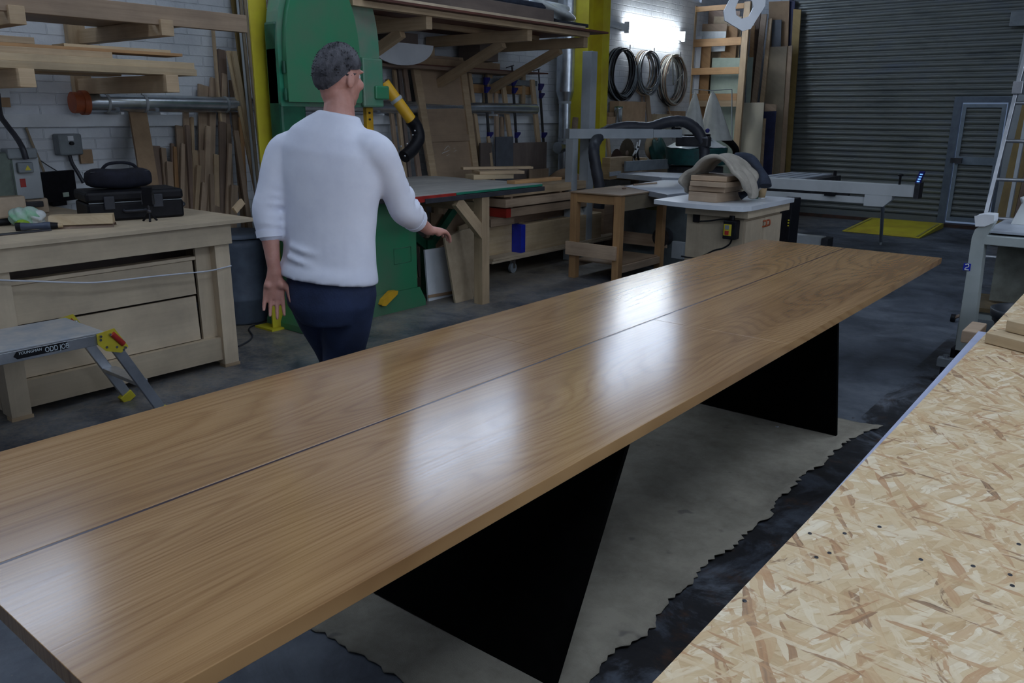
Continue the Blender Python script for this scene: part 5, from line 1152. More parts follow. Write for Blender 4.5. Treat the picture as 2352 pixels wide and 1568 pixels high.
tag(MB().lathe([(.001, 0), (.17, 0), (.19, .02), (.001, .05)], c, 12, (1, 0, 0)).build('round_disc', MDF), 'round beige disc hanging behind the teal sack', 'disc')
c = at(1512, 350, X=-5.9)
tag(MB().surf(sack(c, .10, .20, .20, 31, .12), 26, 18).build('teal_sack', TEAL), 'lumpy teal sack beside the green bin', 'sack')
for i, (x, y) in enumerate(((1462, 335), (1468, 330))):
    a = at(x-8, y+22, X=-5.75+.1*i); b_ = at(x+2, y-8, X=-5.8+.1*i)
    tt_ = thing('hand_clamp', 'spring clamp with white handles among the bench clutter, %s of the pair' % ('left' if i == 0 else 'right'), 'clamp', a)
    MB().tube([b_, (a+b_)/2+Vector((0, .02, 0)), a], .012, 8).build('handle', WHITE, tt_); MB().tube([(a+b_)/2+Vector((0, .01, 0)), a+Vector((0, .05, -.02)), a+Vector((0, .09, -.09))], .014, 8).build('jaw', BLACK, tt_)
# ================================================================ dust extractor
t = thing('dust_extractor', 'dust extractor with two canvas bags on a wire frame over a green drum', 'machine', at(1600, 400, X=-5.1))
DX_ = -5.15
def dx(x, y, X_=DX_): return at(x, y, X=X_)
def facing(c): r_ = Vector((-c.y, c.x, 0)).normalized()*-1; return r_, Vector((-r_.y, r_.x, 0))
for k_, (xt, yt, xl_, xr_, yb_) in enumerate(((1597, 210, 1560, 1622, 308), (1637, 208, 1600, 1686, 322))):
    top = dx(xt, yt); c = dx((xl_+xr_)/2, yb_); rx = (xr_-xl_)/2*mpp(c)
    def bagf2(u, v, k_=k_, top=top, c=c, rx=rx):
        th = 2*PI*u; k = v**.72; f = 1+.07*math.sin(th*5+k_)*k+.05*math.sin(th*9+v*4)*k
        return Vector((top.x+(c.x-top.x)*v+rx*.8*k*f*math.cos(th), top.y+(c.y-top.y)*v+rx*k*f*math.sin(th), top.z+(c.z-top.z)*v))
    MB().surf(bagf2, 36, 16).build('canvas_bag', CLOTHW, t)
w = MB()
w.tube([dx(1593, 205), dx(1635, 208), dx(1681, 205)], .006, 6, False).tube([dx(1681, 205), dx(1681, 335)], .008, 6, False).tube([dx(1593, 205), dx(1590, 225)], .005, 6, False)
w.tube([dx(1635, 208), dx(1636, 310, -5.12)], .005, 6, False); w.build('wire_frame', STEELG, t)
dc = dx(1600, 338, -5.15); rr = 70*mpp(dc); a = dc-Vector((0, rr, 0)); b_ = dc+Vector((0, rr, 0))
zt = a.z; zl = dx(1600, 376, -5.15).z
MB().lathe([(rr*.96, .0), (rr, zt-zl-.02), (rr, zt-zl), (rr*.96, zt-zl)], (-5.15, (a.y+b_.y)/2, zl), 36).build('drum', TEAL, t)
MB().lathe([(.001, 0), (rr*.9, 0), (rr*.9, zl-.05), (.001, zl-.05)], (-5.15, (a.y+b_.y)/2, .02), 36).build('lower_body', STEELD, t)
cz = Vector((-5.15, (a.y+b_.y)/2, zt+.035)); r_ = random.Random(8); fr = [(r_.uniform(5, 14), r_.uniform(0, 6)) for _ in range(6)]
def film(u, v):
    th = 2*PI*u; k = v; wv = sum(math.sin(a_*th*.5*2/2 + b2 + v*5) for a_, b2 in [(3, 0), (7, 2), (11, 4), (17, 1)])/4
    return cz+Vector((rr*(.35+.72*k)*math.cos(th)*.9, rr*(.35+.72*k)*math.sin(th), .11*(1-k)**1.3+.022*wv-.03*k))
MB().surf(film, 72, 14).build('plastic_film', PLASW, t)
MB().cyl(cz+Vector((0, 0, .06)), cz+Vector((0, 0, .14)), rr*.42, n=28).build('collar', BLACK, t)
MB().tube([dx(1660, 316), dx(1678, 328), dx(1690, 345), dx(1688, 372)], .05, 12).build('inlet_hose', BLACK, t)
MB().ball(dx(1625, 300, -4.95), .03).build('knob', CLAMPB, t)
MB().box(-5.42, -4.88, a.y-.0, b_.y, .0, .019).build('base', STEELD, t)
# ================================================================ pine rack by the corner
t = thing('timber_rack', 'tall pine ladder shaped rack holding sheet offcuts in the corner', 'rack', (-6.1, 12.4, 0))
RY = 12.30
def ry_(x, y, Y=RY): return at(x, y, Y=Y)
def yprism(pts, Y, th, m, nme, par=None, bev=.002):
    return MB().prism([at(x, y, Y=Y) for x, y in pts], (0, th, 0)).build(nme, m, par, bev)
def ybox(x0, x1, y0, y1, Y, th, m, nme, par=None, bev=.002, z0=None, z1=None):
    a, b_ = at(x0, y0, Y=Y), at(x1, y1, Y=Y)
    return MB().box(a.x, b_.x, Y, Y+th, b_.z if z0 is None else z0, a.z if z1 is None else z1).build(nme, m, par, bev)
xa, xb = ry_(1583, 166).x, ry_(1704, 166).x
zt = ry_(1650, 12).z+.02
MB().box(xa-.045, xa+.045, RY, RY+.06, 0, zt).build('rack_post', PINE, t, .003)
MB().box(xb-.05, xb+.05, RY, RY+.06, 0, zt).build('rack_post', PINE, t, .003)
for y0, y1 in ((12, 24), (88, 106), (155, 171), (215, 231), (231, 245)):
    a, b_ = ry_(1645, y0), ry_(1645, y1)
    MB().box(xa+.045, xb-.05, RY-.003, RY+.03, b_.z+.001, a.z).build('rack_rail', PINEO if y0 < 230 else PINE, t, .002)
for i, (x0, x1, y0, yb_, dY, mm, lab) in enumerate(((1597, 1612, 83, 330, .12, WLAM, 'narrow white strip standing in the pine rack, leftmost'), (1611, 1634, 100, 330, .16, PINEO, 'orange brown board standing second in the pine rack'),
        (1604, 1668, 72, 120, .22, PLASW, 'tilted glossy white panel behind the top rungs of the rack'), (1608, 1670, 55, 76, .28, OFFC, 'dark brown sheet top above the white panel in the rack'),
        (1640, 1704, 38, 330, .38, MDF, 'beige sheet at the back of the pine rack'), (1636, 1702, 133, 330, .20, SAGE, 'sage green sheet in the lower half of the pine rack'),
        (1628, 1700, 25, 330, .44, OFFD, 'dark sheet standing at the very back of the pine rack'), (1660, 1695, 60, 330, .33, PINEO, 'orange sheet strip beneath the beige sheet top'))):
    a = at(x0, y0, Y=RY+dY); b_ = at(x1, y0, Y=RY+dY); zz = .02 if yb_ > 300 else at(x0, yb_, Y=RY+dY).z
    sl = .0
    tag(MB().prism([(a.x, RY+dY, zz), (b_.x, RY+dY, zz), (b_.x, RY+dY, b_.z), (a.x, RY+dY, a.z)], (0, .015, 0)).build('sheet_offcut', mm, None, .001), lab, 'sheet')
MB().box(xa-.045, xb+.05, RY+.06, RY+.55, .0, .018).build('rack_floor', PINE, t)
# ---------------------------------------------------------------- sheets leaning in the corner
def sheet(tl, tr, bl, br_, Yt, Yb, th, m, lab, group=None):
    P = [at(*tl, Y=Yt), at(*tr, Y=Yt), at(*br_, Y=Yb), at(*bl, Y=Yb)]
    for i, j in ((3, 0), (2, 1)):
        d = P[i]-P[j]; P[i] = P[j]+d*((.004-P[j].z)/d.z)
    return tag(MB().prism(P, (0, th, 0)).build('leaning_sheet', m, None, .001), lab, 'sheet')
sheet((1766, 4), (1813, 2), (1768, 400), (1800, 400), 13.50, 13.34, .018, BROWNB, 'tall reddish brown sheet at the back of the corner bundle')
sheet((1813, 0), (1826, 2), (1795, 400), (1806, 400), 13.54, 13.40, .02, PURP, 'navy blue sheet edge behind the reddish brown sheet')
sheet((1822, 21), (1840, 22), (1803, 400), (1814, 400), 13.52, 13.38, .02, YELB, 'yellow brown sheet closest to the roller shutter')
sheet((1773, 46), (1795, 45), (1768, 400), (1785, 400), 13.42, 13.28, .012, SLATE, 'slate grey sheet in front of the tall reddish sheet')
sheet((1764, 108), (1808, 106), (1745, 400), (1790, 400), 13.34, 13.14, .018, TAN, 'wide olive tan sheet in the middle of the corner bundle')
sheet((1808, 106), (1820, 104), (1790, 400), (1801, 400), 13.36, 13.16, .018, PLYD, 'brown sheet strip right of the olive tan sheet')
sheet((1748, 33), (1761, 32), (1715, 330), (1726, 330), 13.30, 13.10, .03, HARD, 'tall thick board leaning left, longest by the rack')
sheet((1765, 43), (1773, 42), (1735, 330), (1745, 330), 13.36, 13.12, .03, PINE, 'thin pine board leaning left beside the thick board')
sheet((1735, 20), (1748, 20), (1708, 330), (1716, 330), 13.40, 13.2, .03, OFFD, 'dark board just right of the pine rack post')
sheet((1724, 60), (1734, 58), (1712, 330), (1718, 330), 13.28, 13.16, .02, PINEO, 'narrow orange board beside the pine rack post')
sheet((1717, 132), (1730, 131), (1710, 330), (1716, 330), 13.16, 13.04, .015, SAGE, 'narrow sage green board top beside the rack post')
sheet((1757, 238), (1784, 240), (1750, 400), (1775, 400), 13.06, 12.98, .015, OFFC, 'brown sheet with an orange top edge behind the navy sheet')
sheet((1755, 256), (1783, 255), (1748, 400), (1772, 400), 12.99, 12.90, .012, PURP, 'low navy blue sheet in front of the corner bundle')
sheet((1751, 272), (1759, 272), (1744, 400), (1751, 400), 12.95, 12.86, .012, PINE, 'pine strip between cream sheet and low navy sheet')
sheet((1709, 236), (1755, 235), (1697, 400), (1743, 400), 12.80, 12.64, .018, pm('cream_sheet', (.62, .57, .44), (.54, .49, .37), .6, 0, 1.5), 'cream coloured sheet standing in front of the corner bundle')
# hanging octagon
oc = at(1711, 14, D=7.0); k_ = mpp(oc)
def op(x, y): return oc+(RT*(x-1711)-Vector((0, 0, 1))*(y-14))*k_
out = [(1663, 25), (1667, 45), (1710, 68), (1729, 63), (1758, 13), (1757, -14), (1712, -40), (1693, -36)]
inn = [(1690, 17), (1693, 33), (1706, 41), (1722, 36), (1731, 17), (1727, 4), (1712, -6), (1697, -2)]
mb = MB(); dpt = Vector((FW.x, FW.y, 0)).normalized()*.02
vs = [op(*p) for p in out]+[op(*p) for p in inn]; vs += [v+dpt for v in vs]
fs = []
for i in range(8):
    j = (i+1) % 8
    fs += [(i, 8+i, 8+j, j), (16+i, 16+j, 24+j, 24+i), (i, j, 16+j, 16+i), (8+j, 8+i, 24+i, 24+j)]
mb._add(vs, fs)
t = thing('octagon_frame', 'white octagonal ring template hanging from the ceiling', 'frame', oc)
mb.build('ring', WLAM, t, .002)
s = op(1715, -38); MB().cyl(s, (s.x, s.y, CZ), .003, n=6).build('string', STEELD, t)
# ================================================================ planer / thicknesser, right
t = thing('planer', 'grey planer thicknesser with sloping front post and white end cap', 'machine', (-.6, 6.0, 0))
PY = 5.56
def py(x, y, Y=PY): return at(x, y, Y=Y)
def ypart(pts, Y, th, m, nme, par=t, bev=.004): return MB().prism([py(x, y, Y) for x, y in pts], (0, th, 0)).build(nme, m, par, bev)
PG = pm('planer_grey', (.42, .46, .45), (.34, .38, .37), .45, 0, 3)
ypart([(2232, 545), (2262, 548), (2228, 832), (2190, 828)], PY, .10, PG, 'front_post')
bt_ = py(2192, 828).z
MB().box(py(2195, 860).x, py(2215, 860).x, PY+.01, PY+.09, 0, bt_+.02).build('post_foot', PG, t)
ypart([(2262, 512), (2284, 512), (2262, 548), (2232, 545), (2240, 526)], PY, .10, PG, 'post_knee')
cp_ = [(2238, 496), (2262, 492), (2284, 494), (2282, 512), (2262, 520), (2240, 520)]
ypart(cp_, PY-.02, .14, WHITE, 'end_cap', t, .012)
st_ = MB(); a, b_ = py(2214, 604, PY-.002), py(2228, 622, PY-.002); st_.box(a.x, b_.x, PY-.004, PY-.001, b_.z, a.z); stk = st_.build('blue_sticker', BLUE, t)
mx_, mz_ = (a.x+b_.x)/2, (a.z+b_.z)/2; w_ = (b_.x-a.x)
MB().tube([(mx_-w_*.25, PY-.006, mz_+w_*.35), (mx_+w_*.12, PY-.006, mz_+w_*.45), (mx_+w_*.22, PY-.006, mz_+w_*.1), (mx_-w_*.1, PY-.006, mz_-w_*.12), (mx_-w_*.22, PY-.006, mz_-w_*.4), (mx_+w_*.3, PY-.006, mz_-w_*.42)], w_*.075, 8).build('sticker_mark', WLAM, stk)
px0 = py(2270, 530).x; zt_ = py(2300, 532).z
MB().box(px0-.04, 1.4, PY+.0, PY+.55, zt_-.085, zt_-.03).build('thickness_table', PG, t, .004)
MB().box(px0-.02, 1.4, PY+.04, PY+.75, zt_-.018, zt_+.0).build('planer_table', SAWT, t, .003)
MB().box(px0+.0, 1.4, PY+.10, PY+.60, zt_-.03, zt_-.018).build('table_gap', BLACK, t)
MB().hexa((px0+.05, PY+.45, zt_), (1.6, 0, 0), (0, .05, .0), (.03, .10, .13)).build('fence', STEELP, t, .004)
MB().beam((px0+.08, PY+.5, zt_+.145), (px0+.40, PY+.62, zt_+.29), .05, .04, (0, 0, 1)).build('guard_arm', STEELP, t, .008)
MB().ball((px0+.42, PY+.60, zt_+.26), .05).build('guard_knob', ORANGE, t)
MB().box(px0+.02, 1.4, PY+.32, PY+.36, .47, zt_-.09).build('inner_panel', pm('dusty_panel', (.19, .20, .17), (.12, .12, .10), .8), t) 
MB().box(px0-.07, 1.4, PY+.10, PY+.6, .43, .455).build('chip_shelf', pm('sawdust_shelf', (.16, .11, .05), (.09, .07, .04), .9), t)
MB().box(px0-.10, 1.4, PY+.12, PY+.16, .12, .43).build('lower_panel', PG, t, .004)
MB().box(px0-.06, px0+.10, PY+.112, PY+.119, .22, .38).build('panel_inset', GREY, t)
MB().box(1.0, 1.4, PY, PY+.6, 0, .43).build('end_cabinet', PG, t)
mt = MB().box(px0-.10, px0+.03, PY+.0, PY+.10, .06, .20).build('motor_box', BLACK, t, .01); q = Vector((px0-.045, PY-.003, .12))
MB().prism([q, q+Vector((.05, 0, .01)), q+Vector((.035, 0, .055))], (0, -.002, 0)).build('warning_triangle', YEL, mt)
MB().box(px0-.12, 1.0, PY+.1, PY+.6, 0, .06).build('plinth', STEELD, t)
# mobile base hand screw at lower left
t = thing('machine_jack', 'dark steel jack with a chrome edged block beside the planer post', 'jack', at(2165, 880, Z=0))
c = at(2162, 866, Z=0.02); c2 = at(2165, 840, Y=c.y)
MB().cyl((c.x, c.y, 0), (c.x, c.y, c2.z+.0), .016).build('spindle', STEELD, t)
MB().box(c.x-.035, c.x+.05, c.y-.03, c.y+.03, c2.z, c2.z+.055).build('block', GREY, t, .004)
MB().cyl((c.x+.01, c.y, c2.z+.055), (c.x+.01, c.y, c2.z+.075), .02).build('cap_screw', CHROME, t)
MB().box(c.x-.05, c.x+.06, c.y-.04, c.y+.04, 0, .02).build('foot', STEELD, t, .003)
c = at(2183, 738, Z=0); t = thing('castor', 'small dark castor wheel on the floor left of the planer post', 'wheel', c)
MB().cyl((c.x-.0, c.y, .032), (c.x+.03, c.y, .032), .032, n=20).build('tyre', BLACK, t); MB().beam((c.x+.015, c.y, .03), (c.x+.10, c.y+.03, .08), .02, .02).build('fork', OFFD, t)
# bin
c = Vector((-.52, 5.32, 0)); t = thing('bin', 'black plastic bin with handles standing beneath the planer', 'bin', c)
MB().lathe([(.001, .002), (.12, .002), (.165, .47), (.178, .475), (.18, .50), (.19, .50), (.195, .545), (.185, .55), (.178, .54), (.165, .49), (.112, .02), (.001, .015)], c, 36).build('bin_body', pm('bin_charcoal', (.035, .04, .05), (.02, .024, .03), .45), t)
MB().tube([c+Vector((-.08, -.172, .44)), c+Vector((-.06, -.20, .40)), c+Vector((.04, -.20, .40)), c+Vector((.07, -.172, .44))], .008, 8).build('handle', BLACK, t)
# ladder
t = thing('ladder', 'aluminium ladder leaning up on the right behind the planer', 'ladder', at(2262, 500, D=8.6))
b0 = at(2262, 505, D=8.4); t0 = at(2345, 170, D=8.9); d = t0-b0
b0 = t0+d*((.0-t0.z)/d.z); t0 = t0+d*.75
rt_ = Vector((1, .1, 0)).normalized()*.42
MB().beam(b0, t0, .032, .07, (0, 1, 0)).build('stile', ALU, t, .003); MB().beam(b0+rt_, t0+rt_, .032, .07, (0, 1, 0)).build('stile', ALU, t, .003)
k = 0
for yy in (580, 497, 411, 324, 236, 160, 80):
    q = at(2300, yy, D=8.6); f = (q.z-b0.z)/(t0.z-b0.z); p = b0+(t0-b0)*f; MB().cyl(p, p+rt_, .016).build('rung', ALU, t)
q = b0+(t0-b0)*((at(2330, 200, D=8.8).z-b0.z)/(t0.z-b0.z)); MB().box(q.x-.03, q.x+.05, q.y-.08, q.y+.08, q.z-.06, q.z+.05).build('latch', ALU, t, .006)
bk = Vector((.12, .7, 0)); MB().beam(b0+bk, t0-Vector((-.05, -.05, .0)), .03, .06, (0, 1, 0)).beam(b0+bk+rt_, t0+rt_+Vector((.05, .05, 0)), .03, .06, (0, 1, 0)).build('rear_stile', STEELG, t, .002)
# boards and posts by the shutter edge, right
def rsheet(xt, yt, xb, yb, w, Yt, Yb, m, lab):
    a, b_ = at(xt, yt, Y=Yt), at(xb, yb, Y=Yb); d = b_-a; b_ = a+d*((.01-a.z)/d.z)
    tag(MB().beam(b_, a, w*mpp(a), .03, (0, 1, 0)).build('leaning_board', m, None, .002), lab, 'board')
rsheet(2368, 240, 2322, 440, 34, 12.6, 12.2, YELB, 'yellow brown board leaning behind the ladder on the right')
rsheet(2385, 260, 2345, 440, 14, 12.9, 12.5, OFFD, 'dark brown board right of the yellow brown board')
tag(MB().box(-1.78, -1.55, 13.3, 13.6, 0, 2.3).build('steel_post', FRM, None, .004), 'blue grey steel post beside the wicket door behind the ladder', 'post')
tag(MB().box(-1.50, -1.36, 13.2, 13.6, 0, 3.0).build('steel_post', DKWALL, None, .004), 'dark post right of the blue grey steel post', 'post')
sg = at(2340, 38, Y=13.5); tag(MB().box(sg.x-.10, sg.x+.16, 13.5, 13.62, sg.z-.12, sg.z+.07).build('junction_box', GREY, None, .006), 'small pale box on the shutter guide at top right', 'box')
# floor cables by the man
cb_ = [at(x, y, Z=.008) for x, y in ((538, 742), (575, 735), (640, 728), (700, 730), (760, 740))]
tag(MB().tube(cb_, .006, 6).build('cable', RUBBER), 'black cable crossing the floor toward the green band saw', 'cable')
cb_ = [at(x, y, Z=.008) for x, y in ((548, 795), (572, 782), (580, 770), (572, 755), (590, 745), (640, 740), (735, 752))]
tag(MB().tube(cb_, .006, 6).build('cable', RUBBER), 'black cable curling back on the floor beside the plywood workbench', 'cable')
# ================================================================ the man walking away
DM = 3.5
mc = at(770, 640, D=DM); vd = Vector((mc.x, mc.y, 0)).normalized(); vr = Vector((vd.y, -vd.x, 0))
def mp(x, y, dd=0.0): return at(x, y, D=DM+dd)
SKIN = pm('skin', (.56, .29, .235), (.46, .215, .165), .55, 0, 14, .1, 90)
b_s = SKIN.node_tree.nodes['Principled BSDF']; b_s.inputs['Subsurface Weight'].default_value = .12; b_s.inputs['Subsurface Scale'].default_value = .01
SHIRT = pm('white_shirt', (.78, .81, .92), (.70, .73, .85), .85, 0, 5, .35, 14)
JEANS = pm('dark_jeans', (.018, .032, .085), (.010, .018, .05), .85, 0, 7, .3, 120)
HAIR = pm('dark_grey_hair', (.10, .10, .115), (.028, .028, .035), .8, 0, 22, .9, 120)
BELT = pm('brown_belt', (.09, .045, .035), None, .5)
SHOE = pm('brown_shoe', (.06, .04, .03), None, .5)
def loft(mb, rings, n=20):
    """rings of (centre, rx, ry, right axis); closed at both ends"""
    vs = []; m_ = len(rings)
    for i, (c, rx, ry, ax) in enumerate(rings):
        c = Vector(c); p0 = Vector(rings[max(i-1, 0)][0]); p1 = Vector(rings[min(i+1, m_-1)][0]); tdir = (p1-p0).normalized()
        a = (ax-tdir*ax.dot(tdir)).normalized(); b_ = tdir.cross(a)
        for k in range(n): th = 2*PI*k/n; vs.append(c+a*rx*math.cos(th)+b_*ry*math.sin(th))
    fs = [(i*n+k, i*n+(k+1) % n, (i+1)*n+(k+1) % n, (i+1)*n+k) for i in range(m_-1) for k in range(n)]
    fs += [tuple(range(n-1, -1, -1)), tuple(range((m_-1)*n, m_*n))]
    mb._add(vs, fs, None, True)
def limb(mb, pts, n=16, ax=None):
    """pts: (point, radius) smoothly interpolated"""
    P = []; m_ = len(pts)
    for i in range(m_-1):
        a, b_, c, d = pts[max(i-1, 0)], pts[i], pts[i+1], pts[min(i+2, m_-1)]
        for k in range(5):
            t = k/5; f = lambda A, B, C, D: .5*((2*B)+(C-A)*t+(2*A-5*B+4*C-D)*t*t+(3*B-A-3*C+D)*t**3)
            P.append((f(Vector(a[0]), Vector(b_[0]), Vector(c[0]), Vector(d[0])), f(a[1], b_[1], c[1], d[1])))
    P.append((Vector(pts[-1][0]), pts[-1][1]))
    loft(mb, [(p, r, r, ax or vr) for p, r in P], n)
    mb.ball(P[0][0], P[0][1]*.98, n); mb.ball(P[-1][0], P[-1][1]*.98, n)
def remesh(o_, vox, sm=4):
    r = o_.modifiers.new('join', 'REMESH'); r.mode = 'VOXEL'; r.voxel_size = vox; r.use_smooth_shade = True
    s = o_.modifiers.new('smooth', 'SMOOTH'); s.factor = .5; s.iterations = sm
man = thing('person', 'man seen from behind walking away in a white long sleeved top and dark jeans', 'person', Vector((mc.x, mc.y, 0)))
fa = math.radians(-24)   # he faces a little right of the line of sight
fdir = (vd*math.cos(fa)-vr*math.sin(fa)); sdir = Vector((fdir.y, -fdir.x, 0))     # facing, his right
# joints
ShL, ElL, WrL = mp(652, 338, .10), mp(612, 478, .05), mp(631, 628, .0)
ShR, ElR, WrR = mp(868, 340, -.08), mp(925, 482, .02), mp(985, 528, .20)
Nk, Hd = mp(778, 268, .02), mp(778, 182, .05)
Pel = mp(756, 650, .0)
body = MB()
# head: cranium, jaw, nose, turned right
hd_a = math.radians(-52); hf = vd*math.cos(hd_a)-vr*math.sin(hd_a); hr = Vector((hf.y, -hf.x, 0)); up3 = Vector((0, 0, 1))
tilt = (up3+vr*.06+hf*.05).normalized()
def H(r_, f_, u_): return Hd+hr*r_+hf*f_+tilt*u_
body.ball(H(0, -.008, .025), .1, 20, (.78, .98, 1.03), Matrix((hr, hf, tilt)).transposed())
body.ball(H(0, .030, -.045), .075, 18, (.80, .92, 1.0), Matrix((hr, hf, tilt)).transposed())
body.ball(H(0, .062, -.092), .03, 12, (1.1, .9, .8), Matrix((hr, hf, tilt)).transposed())
limb(body, [(H(0, .098, .012), .010), (H(0, .112, -.012), .012), (H(0, .116, -.026), .016)], 10)
for s_ in (-1, 1):
    body.ball(H(s_*.014, .104, -.028), .010, 8); body.ball(H(s_*.034, .078, -.022), .026, 10, (1, .8, .9))   # nostril, cheek
    body.ball(H(s_*.030, .088, .030), .016, 10, (1.3, .5, .5))     # brow
    body.ball(H(s_*.083, -.004, -.006), .03, 14, (.30, .68, 1.1), Matrix((hr, hf, tilt)).transposed())  # ear
body.ball(H(0, .094, -.058), .018, 12, (1.3, .5, .32), Matrix((hr, hf, tilt)).transposed()); body.ball(H(0, .092, -.070), .017, 12, (1.2, .5, .35), Matrix((hr, hf, tilt)).transposed())
limb(body, [(H(0, -.02, -.05), .058), ((Nk+Hd)/2+Vector((0, 0, -.01)), .060), (Nk+Vector((0, 0, -.01)), .068), (Nk+Vector((0, 0, -.06)), .085)], 18)
# torso (under the clothes), arms
loft(body, [(Pel+Vector((0, 0, -.06)), .14, .10, sdir), (Pel+Vector((0, 0, .08)), .145, .10, sdir), (Pel+Vector((0, 0, .25)), .14, .095, sdir), (Nk+Vector((0, 0, -.22)), .165, .10, sdir), (Nk+Vector((0, 0, -.10)), .15, .08, sdir), (Nk+Vector((0, 0, -.03)), .07, .06, sdir)])
for S, E_, W_ in ((ShL, ElL, WrL), (ShR, ElR, WrR)):
    limb(body, [(lerp(Nk, S, .4)+Vector((0, 0, -.06)), .055), (S, .052), (lerp(S, E_, .5), .045), (E_, .038), (lerp(E_, W_, .3), .041), (lerp(E_, W_, .7), .031), (W_, .0255)], 16)
# hands
def hand(mb, W_, dn, pal, thb, curl, sc=1.0):
    """wrist, finger direction, palm normal (out of the palm), thumb side"""
    dn = dn.normalized(); pal = (pal-dn*pal.dot(dn)).normalized(); thb = (thb-dn*thb.dot(dn)-pal*thb.dot(pal)).normalized(); k = sc
    loft(mb, [(W_-dn*.02*k, .027*k, .021*k, thb), (W_+dn*.015*k, .031*k, .019*k, thb), (W_+dn*.045*k, .040*k, .017*k, thb), (W_+dn*.080*k, .041*k, .014*k, thb), (W_+dn*.098*k, .038*k, .011*k, thb)], 16)
    mb.ball(W_+dn*.040*k+thb*.024*k+pal*.010*k, .019*k, 12); mb.ball(W_+dn*.045*k-thb*.022*k+pal*.008*k, .016*k, 12)
    for i, (o_, L_) in enumerate(((.0325, .070), (.011, .080), (-.011, .074), (-.0315, .058))):
        p = W_+dn*(.092-.004*abs(i-1))*k+thb*o_*k; d = dn*1.0+thb*(o_*3.0); d.normalize(); seg = [(p, .0088*k)]; ang = curl*(1+.25*i)
        for L2, r_ in ((.42, .0084), (.32, .0076), (.26, .0064)):
            d = (d*math.cos(ang)+pal*math.sin(ang)).normalized(); p = p+d*L_*L2*k; seg.append((p, r_*k))
        limb(mb, seg, 10, thb)
    p = W_+dn*.030*k+thb*.028*k+pal*.006*k; d = (dn*.75+thb*.62+pal*.25).normalized(); seg = [(p, .0125*k), (p+d*.034*k, .0112*k)]; d2 = (dn*.9+thb*.25+pal*.3).normalized(); seg += [(p+(d*.034+d2*.028)*k, .0095*k), (p+(d*.034+d2*.048)*k, .0078*k)]
    limb(mb, seg, 10, pal)
hand(body, WrL, (mp(627, 735, -.0)-WrL), -vd+vr*.15, vr, .13, 1.12)
hand(body, WrR, (vr*.75+vd*.62-up3*.15), -up3-vr*.2, vd*.6-vr*.5, .32)
bo = body.build('body', SKIN, man); remesh(bo, .0052, 3)
# eyes (seen only from the far side)
for s_ in (-1, 1):
    e_ = MB().ball(H(s_*.031, .073, .012), .0115, 12).build('eye', WLAM, man); MB().ball(H(s_*.031, .0815, .012), .005, 8).build('pupil', BLACK, e_)
# hair: dark cap of hair with short nape
hair = MB(); HM = Matrix((hr, hf, tilt)).transposed(); rh = random.Random(11)
def hairf(u, v):
    th = 2*PI*u; ph = v*PI*.64; q = Vector((math.sin(ph)*math.cos(th), math.sin(ph)*math.sin(th), math.cos(ph)))
    back = max(0, -math.sin(th)); ph2 = v*PI*(.42+.30*back+.06*abs(math.cos(th)))
    q = Vector((math.sin(ph2)*math.cos(th), math.sin(ph2)*math.sin(th), math.cos(ph2)))
    r_ = .1*(1.065+.018*math.sin(th*14+v*9)+.015*math.sin(th*23))
    r_ *= 1 if v < .93 else .955
    return Hd+HM @ Vector((q.x*.80*r_, q.y*1.0*r_-.010, q.z*1.08*r_+.028))
hair.surf(hairf, 72, 26)
for i in range(260):   # short tufts
    th = rh.uniform(0, 2*PI); ph = rh.uniform(0, PI*.55); q = Vector((math.sin(ph)*math.cos(th)*.8, math.sin(ph)*math.sin(th), math.cos(ph)*1.05))
    if q.y > .25 and q.z < .55: continue
    p = Hd+HM @ (q*.103+Vector((0, -.01, .028))); d = HM @ (q+Vector((rh.uniform(-.5, .5), rh.uniform(-.9, .1), .2))).normalized()
    hair.cyl(p-d*.006, p+d*.011, .006, .001, 5, False)
hair.build('hair', HAIR, man)
# shirt
sh = MB()
def ring(px, py_, wpx, dep, dd=0): c = mp(px, py_, dd); return (c, wpx*mpp(c)/2, dep, (vr*math.cos(fa)*1.0+vd*math.sin(-fa)*-1*0).normalized() if False else sdir)
loft(sh, [ring(754, 640, 236, .158), ring(755, 622, 234, .155), ring(757, 600, 222, .140), ring(758, 540, 214, .135), ring(760, 470, 222, .135), ring(762, 400, 244, .135), ring(764, 350, 250, .128), ring(768, 312, 210, .105), ring(774, 288, 150, .085), ring(778, 268, 108, .070), ring(779, 260, 98, .064)], 28)
for S, E_, W_, kk in ((ShL, ElL, WrL, .36), (ShR, ElR, WrR, .42)):
    inn_ = lerp(Nk, S, .55)+Vector((0, 0, -.06)); w_ = lerp(E_, W_, kk)
    limb(sh, [(inn_, .085), (S+(inn_-S)*.12+Vector((0, 0, -.012)), .076), (lerp(S, E_, .3), .070), (lerp(S, E_, .6), .063), (lerp(S, E_, .8), .060), (E_, .059), (lerp(E_, W_, kk*.5), .060), (w_, .054)], 20)
rs_ = random.Random(4)
for S, E_ in ((lerp(ShL, ElL, .55), lerp(ElL, WrL, .3)), (lerp(ShR, ElR, .55), lerp(ElR, WrR, .35))):   # rucked sleeve folds
    for i in range(6):
        c = lerp(S, E_, i/5.5); a = rs_.uniform(-.02, .02)
        d = (E_-S).normalized(); u1 = d.orthogonal().normalized(); u2 = d.cross(u1)
        sh.tube([c+d*(a*math.cos(2*PI*j/10+i))+u1*.058*math.cos(2*PI*j/10)+u2*.058*math.sin(2*PI*j/10) for j in range(10)], .0085, 6, closed=True)
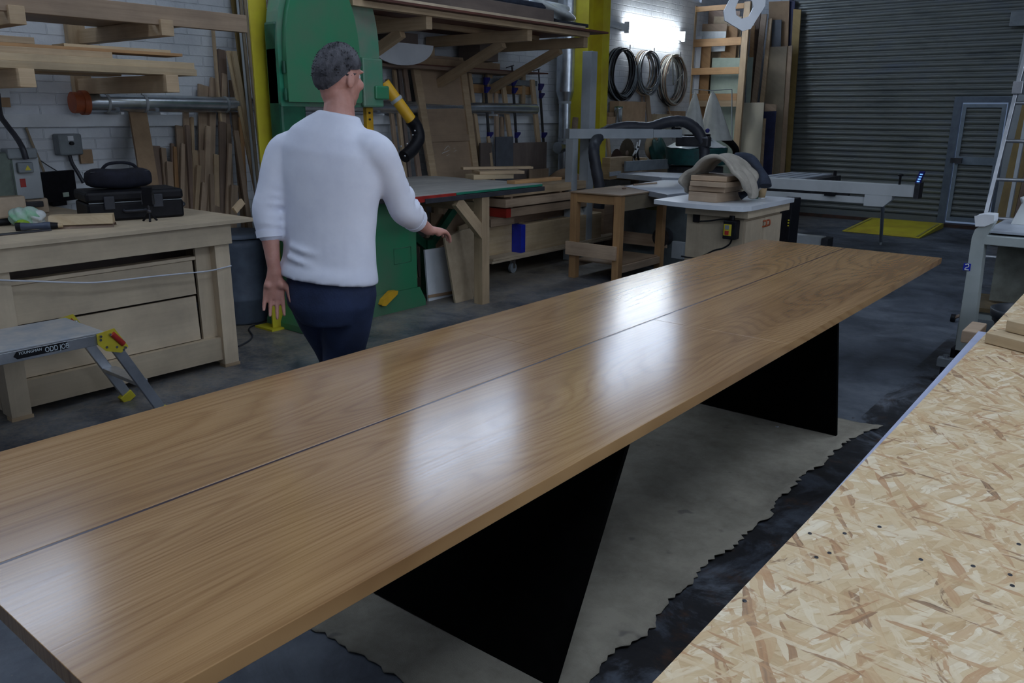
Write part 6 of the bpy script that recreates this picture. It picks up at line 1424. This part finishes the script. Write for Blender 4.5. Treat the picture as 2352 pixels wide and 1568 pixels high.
for (x0, y0, x1, y1, sag) in ((665, 560, 850, 575, 10), (660, 585, 860, 600, 12), (690, 520, 850, 530, 14), (668, 610, 855, 622, 9), (700, 480, 840, 470, 12)):
    pts = []
    for j in range(9):
        f = j/8; q = mp(x0+(x1-x0)*f, y0+(y1-y0)*f+sag*math.sin(PI*f)); q = q-vd*(.128*math.sqrt(max(.05, 1-(2*f-1)**2*.9)))+Vector((0, 0, 0)); pts.append(q)
    sh.tube(pts, .010, 6)
so = sh.build('shirt', SHIRT, man); remesh(so, .010, 6)
for W_, S in ((lerp(ElL, WrL, .36), ElL), (lerp(ElR, WrR, .42), ElR)):
    d = (W_-S).normalized(); MB().cyl(W_-d*.006, W_+d*.022, .0565, .0545, 24, True).build('cuff', SHIRT, so)
# jeans: right leg planted nearer the table, left leg stepping forward
jn = MB()
HipL, HipR = mp(712, 668, .05), mp(806, 668, -.03)
KnR, AnR = mp(788, 820, .10), mp(792, 955, .02)
g = Vector((mc.x, mc.y, 0))
AnR = Vector((KnR.x-fdir.x*.10, KnR.y-fdir.y*.10, .10)); KnL = mp(762, 800, .30); AnL = Vector((KnL.x+fdir.x*.22, KnL.y+fdir.y*.22, .11))
loft(jn, [(Pel+Vector((0, 0, -.17)), .13, .12, sdir), (Pel+Vector((0, 0, -.09)), .190, .145, sdir), (Pel+Vector((0, 0, -.02)), .195, .14, sdir), (Pel+Vector((0, 0, .07)), .175, .125, sdir)], 24)
limb(jn, [(HipL+Vector((0, 0, .0)), .108), (lerp(HipL, KnL, .5), .100), (KnL, .080), (lerp(KnL, AnL, .4), .074), (AnL, .062)], 20)
limb(jn, [(HipR+Vector((0, 0, .0)), .112), (lerp(HipR, KnR, .5), .106), (KnR, .092), (lerp(KnR, AnR, .4), .084), (AnR, .070)], 20)
jo = jn.build('jeans', JEANS, man); remesh(jo, .011, 4)
MB().tube([Pel+Vector((0, 0, .062))+sdir*.172*math.cos(2*PI*j/20)+fdir*.122*math.sin(2*PI*j/20) for j in range(20)], .017, 8, closed=True, flat=1).build('belt', BELT, man)
for A_ in (AnL, AnR):
    b_ = MB(); c = Vector((A_.x, A_.y, 0)); 
    loft(b_, [(c-fdir*.07+up3*.05, .034, .045, sdir), (c-fdir*.03+up3*.05, .042, .05, sdir), (c+fdir*.06+up3*.042, .046, .04, sdir), (c+fdir*.14+up3*.034, .046, .030, sdir), (c+fdir*.19+up3*.028, .030, .022, sdir)], 16)
    limb(b_, [(A_, .05), (c-fdir*.01+up3*.05, .045)], 14)
    b_.build('shoe', SHOE, man)
